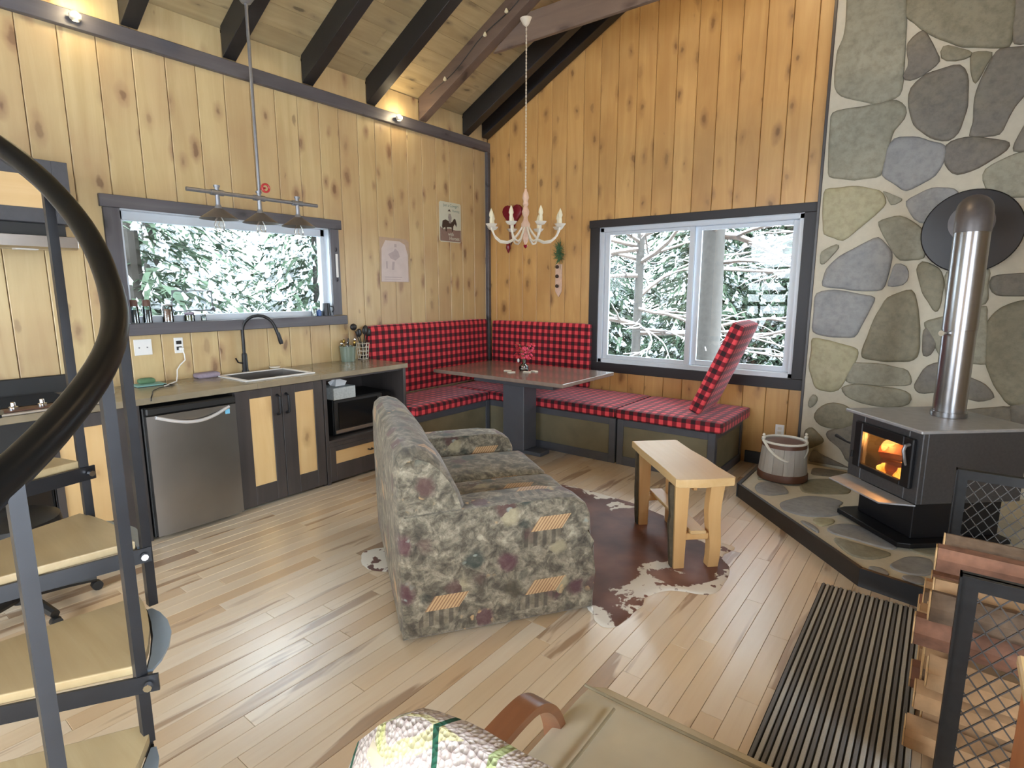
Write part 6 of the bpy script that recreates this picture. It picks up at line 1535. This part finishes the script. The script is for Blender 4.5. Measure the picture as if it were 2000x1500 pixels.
for i, (x, y, k, rz, sc, lab) in enumerate([
    (-3.4, -2.6, 0, 0.3, 1.0, 'snowy conifer close outside the kitchen window, left of centre'),
    (-3.9, 0.3, 1, 1.3, 0.95, 'snowy conifer outside the kitchen window towards its right side'),
    (-6.6, -1.2, 1, 2.2, 1.0, 'conifer in the second row behind the kitchen window trees'),
    (-6.9, 2.6, 0, 4.0, 1.2, 'far conifer at the right of the kitchen window view'),
    (-6.2, -4.6, 1, 0.9, 1.1, 'conifer beyond the left edge of the kitchen window'),
    (-9.5, 0.6, 1, 5.0, 1.3, 'tall conifer farthest behind the kitchen window'),
    (-9.8, 5.2, 1, 2.0, 1.3, 'tall distant conifer between the two windows'),
    (-2.6, 7.4, 2, 1.2, 1.05, 'snowy conifer seen through the left pane of the gable window'),
    (-0.6, 8.9, 2, 2.1, 1.2, 'snowy conifer behind the left gable pane, farther back'),
    (3.2, 8.0, 2, 3.2, 1.0, 'conifer behind the right gable pane'),
    (0.5, 6.3, 2, 2.0, 0.9, 'dark conifer close behind the left gable pane'),
    (2.6, 6.9, 2, 5.0, 0.85, 'dark conifer between the thick trunk and the leaning bare tree'),
    (-4.6, 11.0, 0, 3.0, 1.4, 'distant conifer at the far left of the gable view'),
    (-0.6, 12.5, 1, 0.2, 1.5, 'tall distant conifer in the middle of the gable view'),
    (4.4, 9.6, 2, 1.9, 1.1, 'dark conifer behind the right end of the gable window'),
    (1.2, 10.2, 2, 0.4, 1.25, 'dark distant conifer behind the thick grey trunk'),
    (5.4, 11.5, 0, 0.7, 1.5, 'distant conifer at the right of the gable view')]):
    conifer(x, y, k, rz, sc, lab)
# bare tree with snow on its branches, close outside the gable window
def bare_tree(name, label, x, y, r, lean, seed, h=7.0, zb=(0.6, 5.0), nb=26, bl=2.3):
    o = thing(name, label, 'tree', (x, y, -0.75)); rr = random.Random(seed)
    fin('trunk', tube(NB(), [(lean*s*0.3, 0.02*math.sin(s*5), h*s) for s in [k/10 for k in range(11)]], [r*(1-0.5*k/10) for k in range(11)], 14), 'trunk', o, local=True, smooth=True)
    bm = NB(); sn = NB()
    def grow(p, d, L, r_, depth):
        pts = [p]; q = p.copy(); dd = d.copy(); n_ = 6
        for k in range(n_):
            dd = (dd+Vector((rr.gauss(0, .13), rr.gauss(0, .13), rr.gauss(-0.02, .10)))).normalized(); q = q+dd*L/n_; q.y = max(q.y, 0.6-y+abs(q.x)*0.0+0.05*k); pts.append(q.copy())
            if depth < 2 and rr.random() < (0.75 if depth == 0 else 0.4):
                s = dd.cross(Vector((0, 0, 1))).normalized()*rr.choice((-1, 1)); grow(q.copy(), (dd*0.8+s*rr.uniform(0.4, 1.0)+Vector((0, 0, rr.uniform(-0.2, 0.35)))).normalized(), L*rr.uniform(0.3, 0.55), r_*0.55, depth+1)
        rs = [max(0.004, r_*(1-0.8*k/n_)) for k in range(n_+1)]
        tube(bm, pts, rs, 5); 
        tube(sn, [u_+Vector((0, 0, rs[i]*0.9+0.003)) for i, u_ in enumerate(pts)], [a_*0.7+0.004 for a_ in rs], 5)
    for k in range(nb):
        z = zb[0]+(zb[1]-zb[0])*rr.random(); a = rr.uniform(0, 2*PI)
        grow(Vector((lean*0.3*z/h, 0, z)), Vector((math.cos(a), math.sin(a), rr.uniform(-0.15, 0.35))).normalized(), bl*rr.uniform(0.6, 1.1), 0.035*rr.uniform(0.6, 1.2), 0)
    fin('branches', bm, 'twig', o, local=True, smooth='all'); fin('branch_snow', sn, 'snow', o, local=True, smooth='all')
bare_tree('bare_tree', 'thick grey trunk close outside the right pane of the gable window', 1.66, 3.0, 0.20, 0.0, 5, nb=12)
bare_tree('bare_tree', 'slim bare tree with snowy branches behind the left gable pane', -0.1, 4.3, 0.09, 0.3, 8, nb=20, bl=2.5)
bare_tree('bare_tree', 'leaning bare tree with snowy branches behind the right gable pane', 2.9, 4.6, 0.08, -1.2, 12, nb=20, bl=2.3)
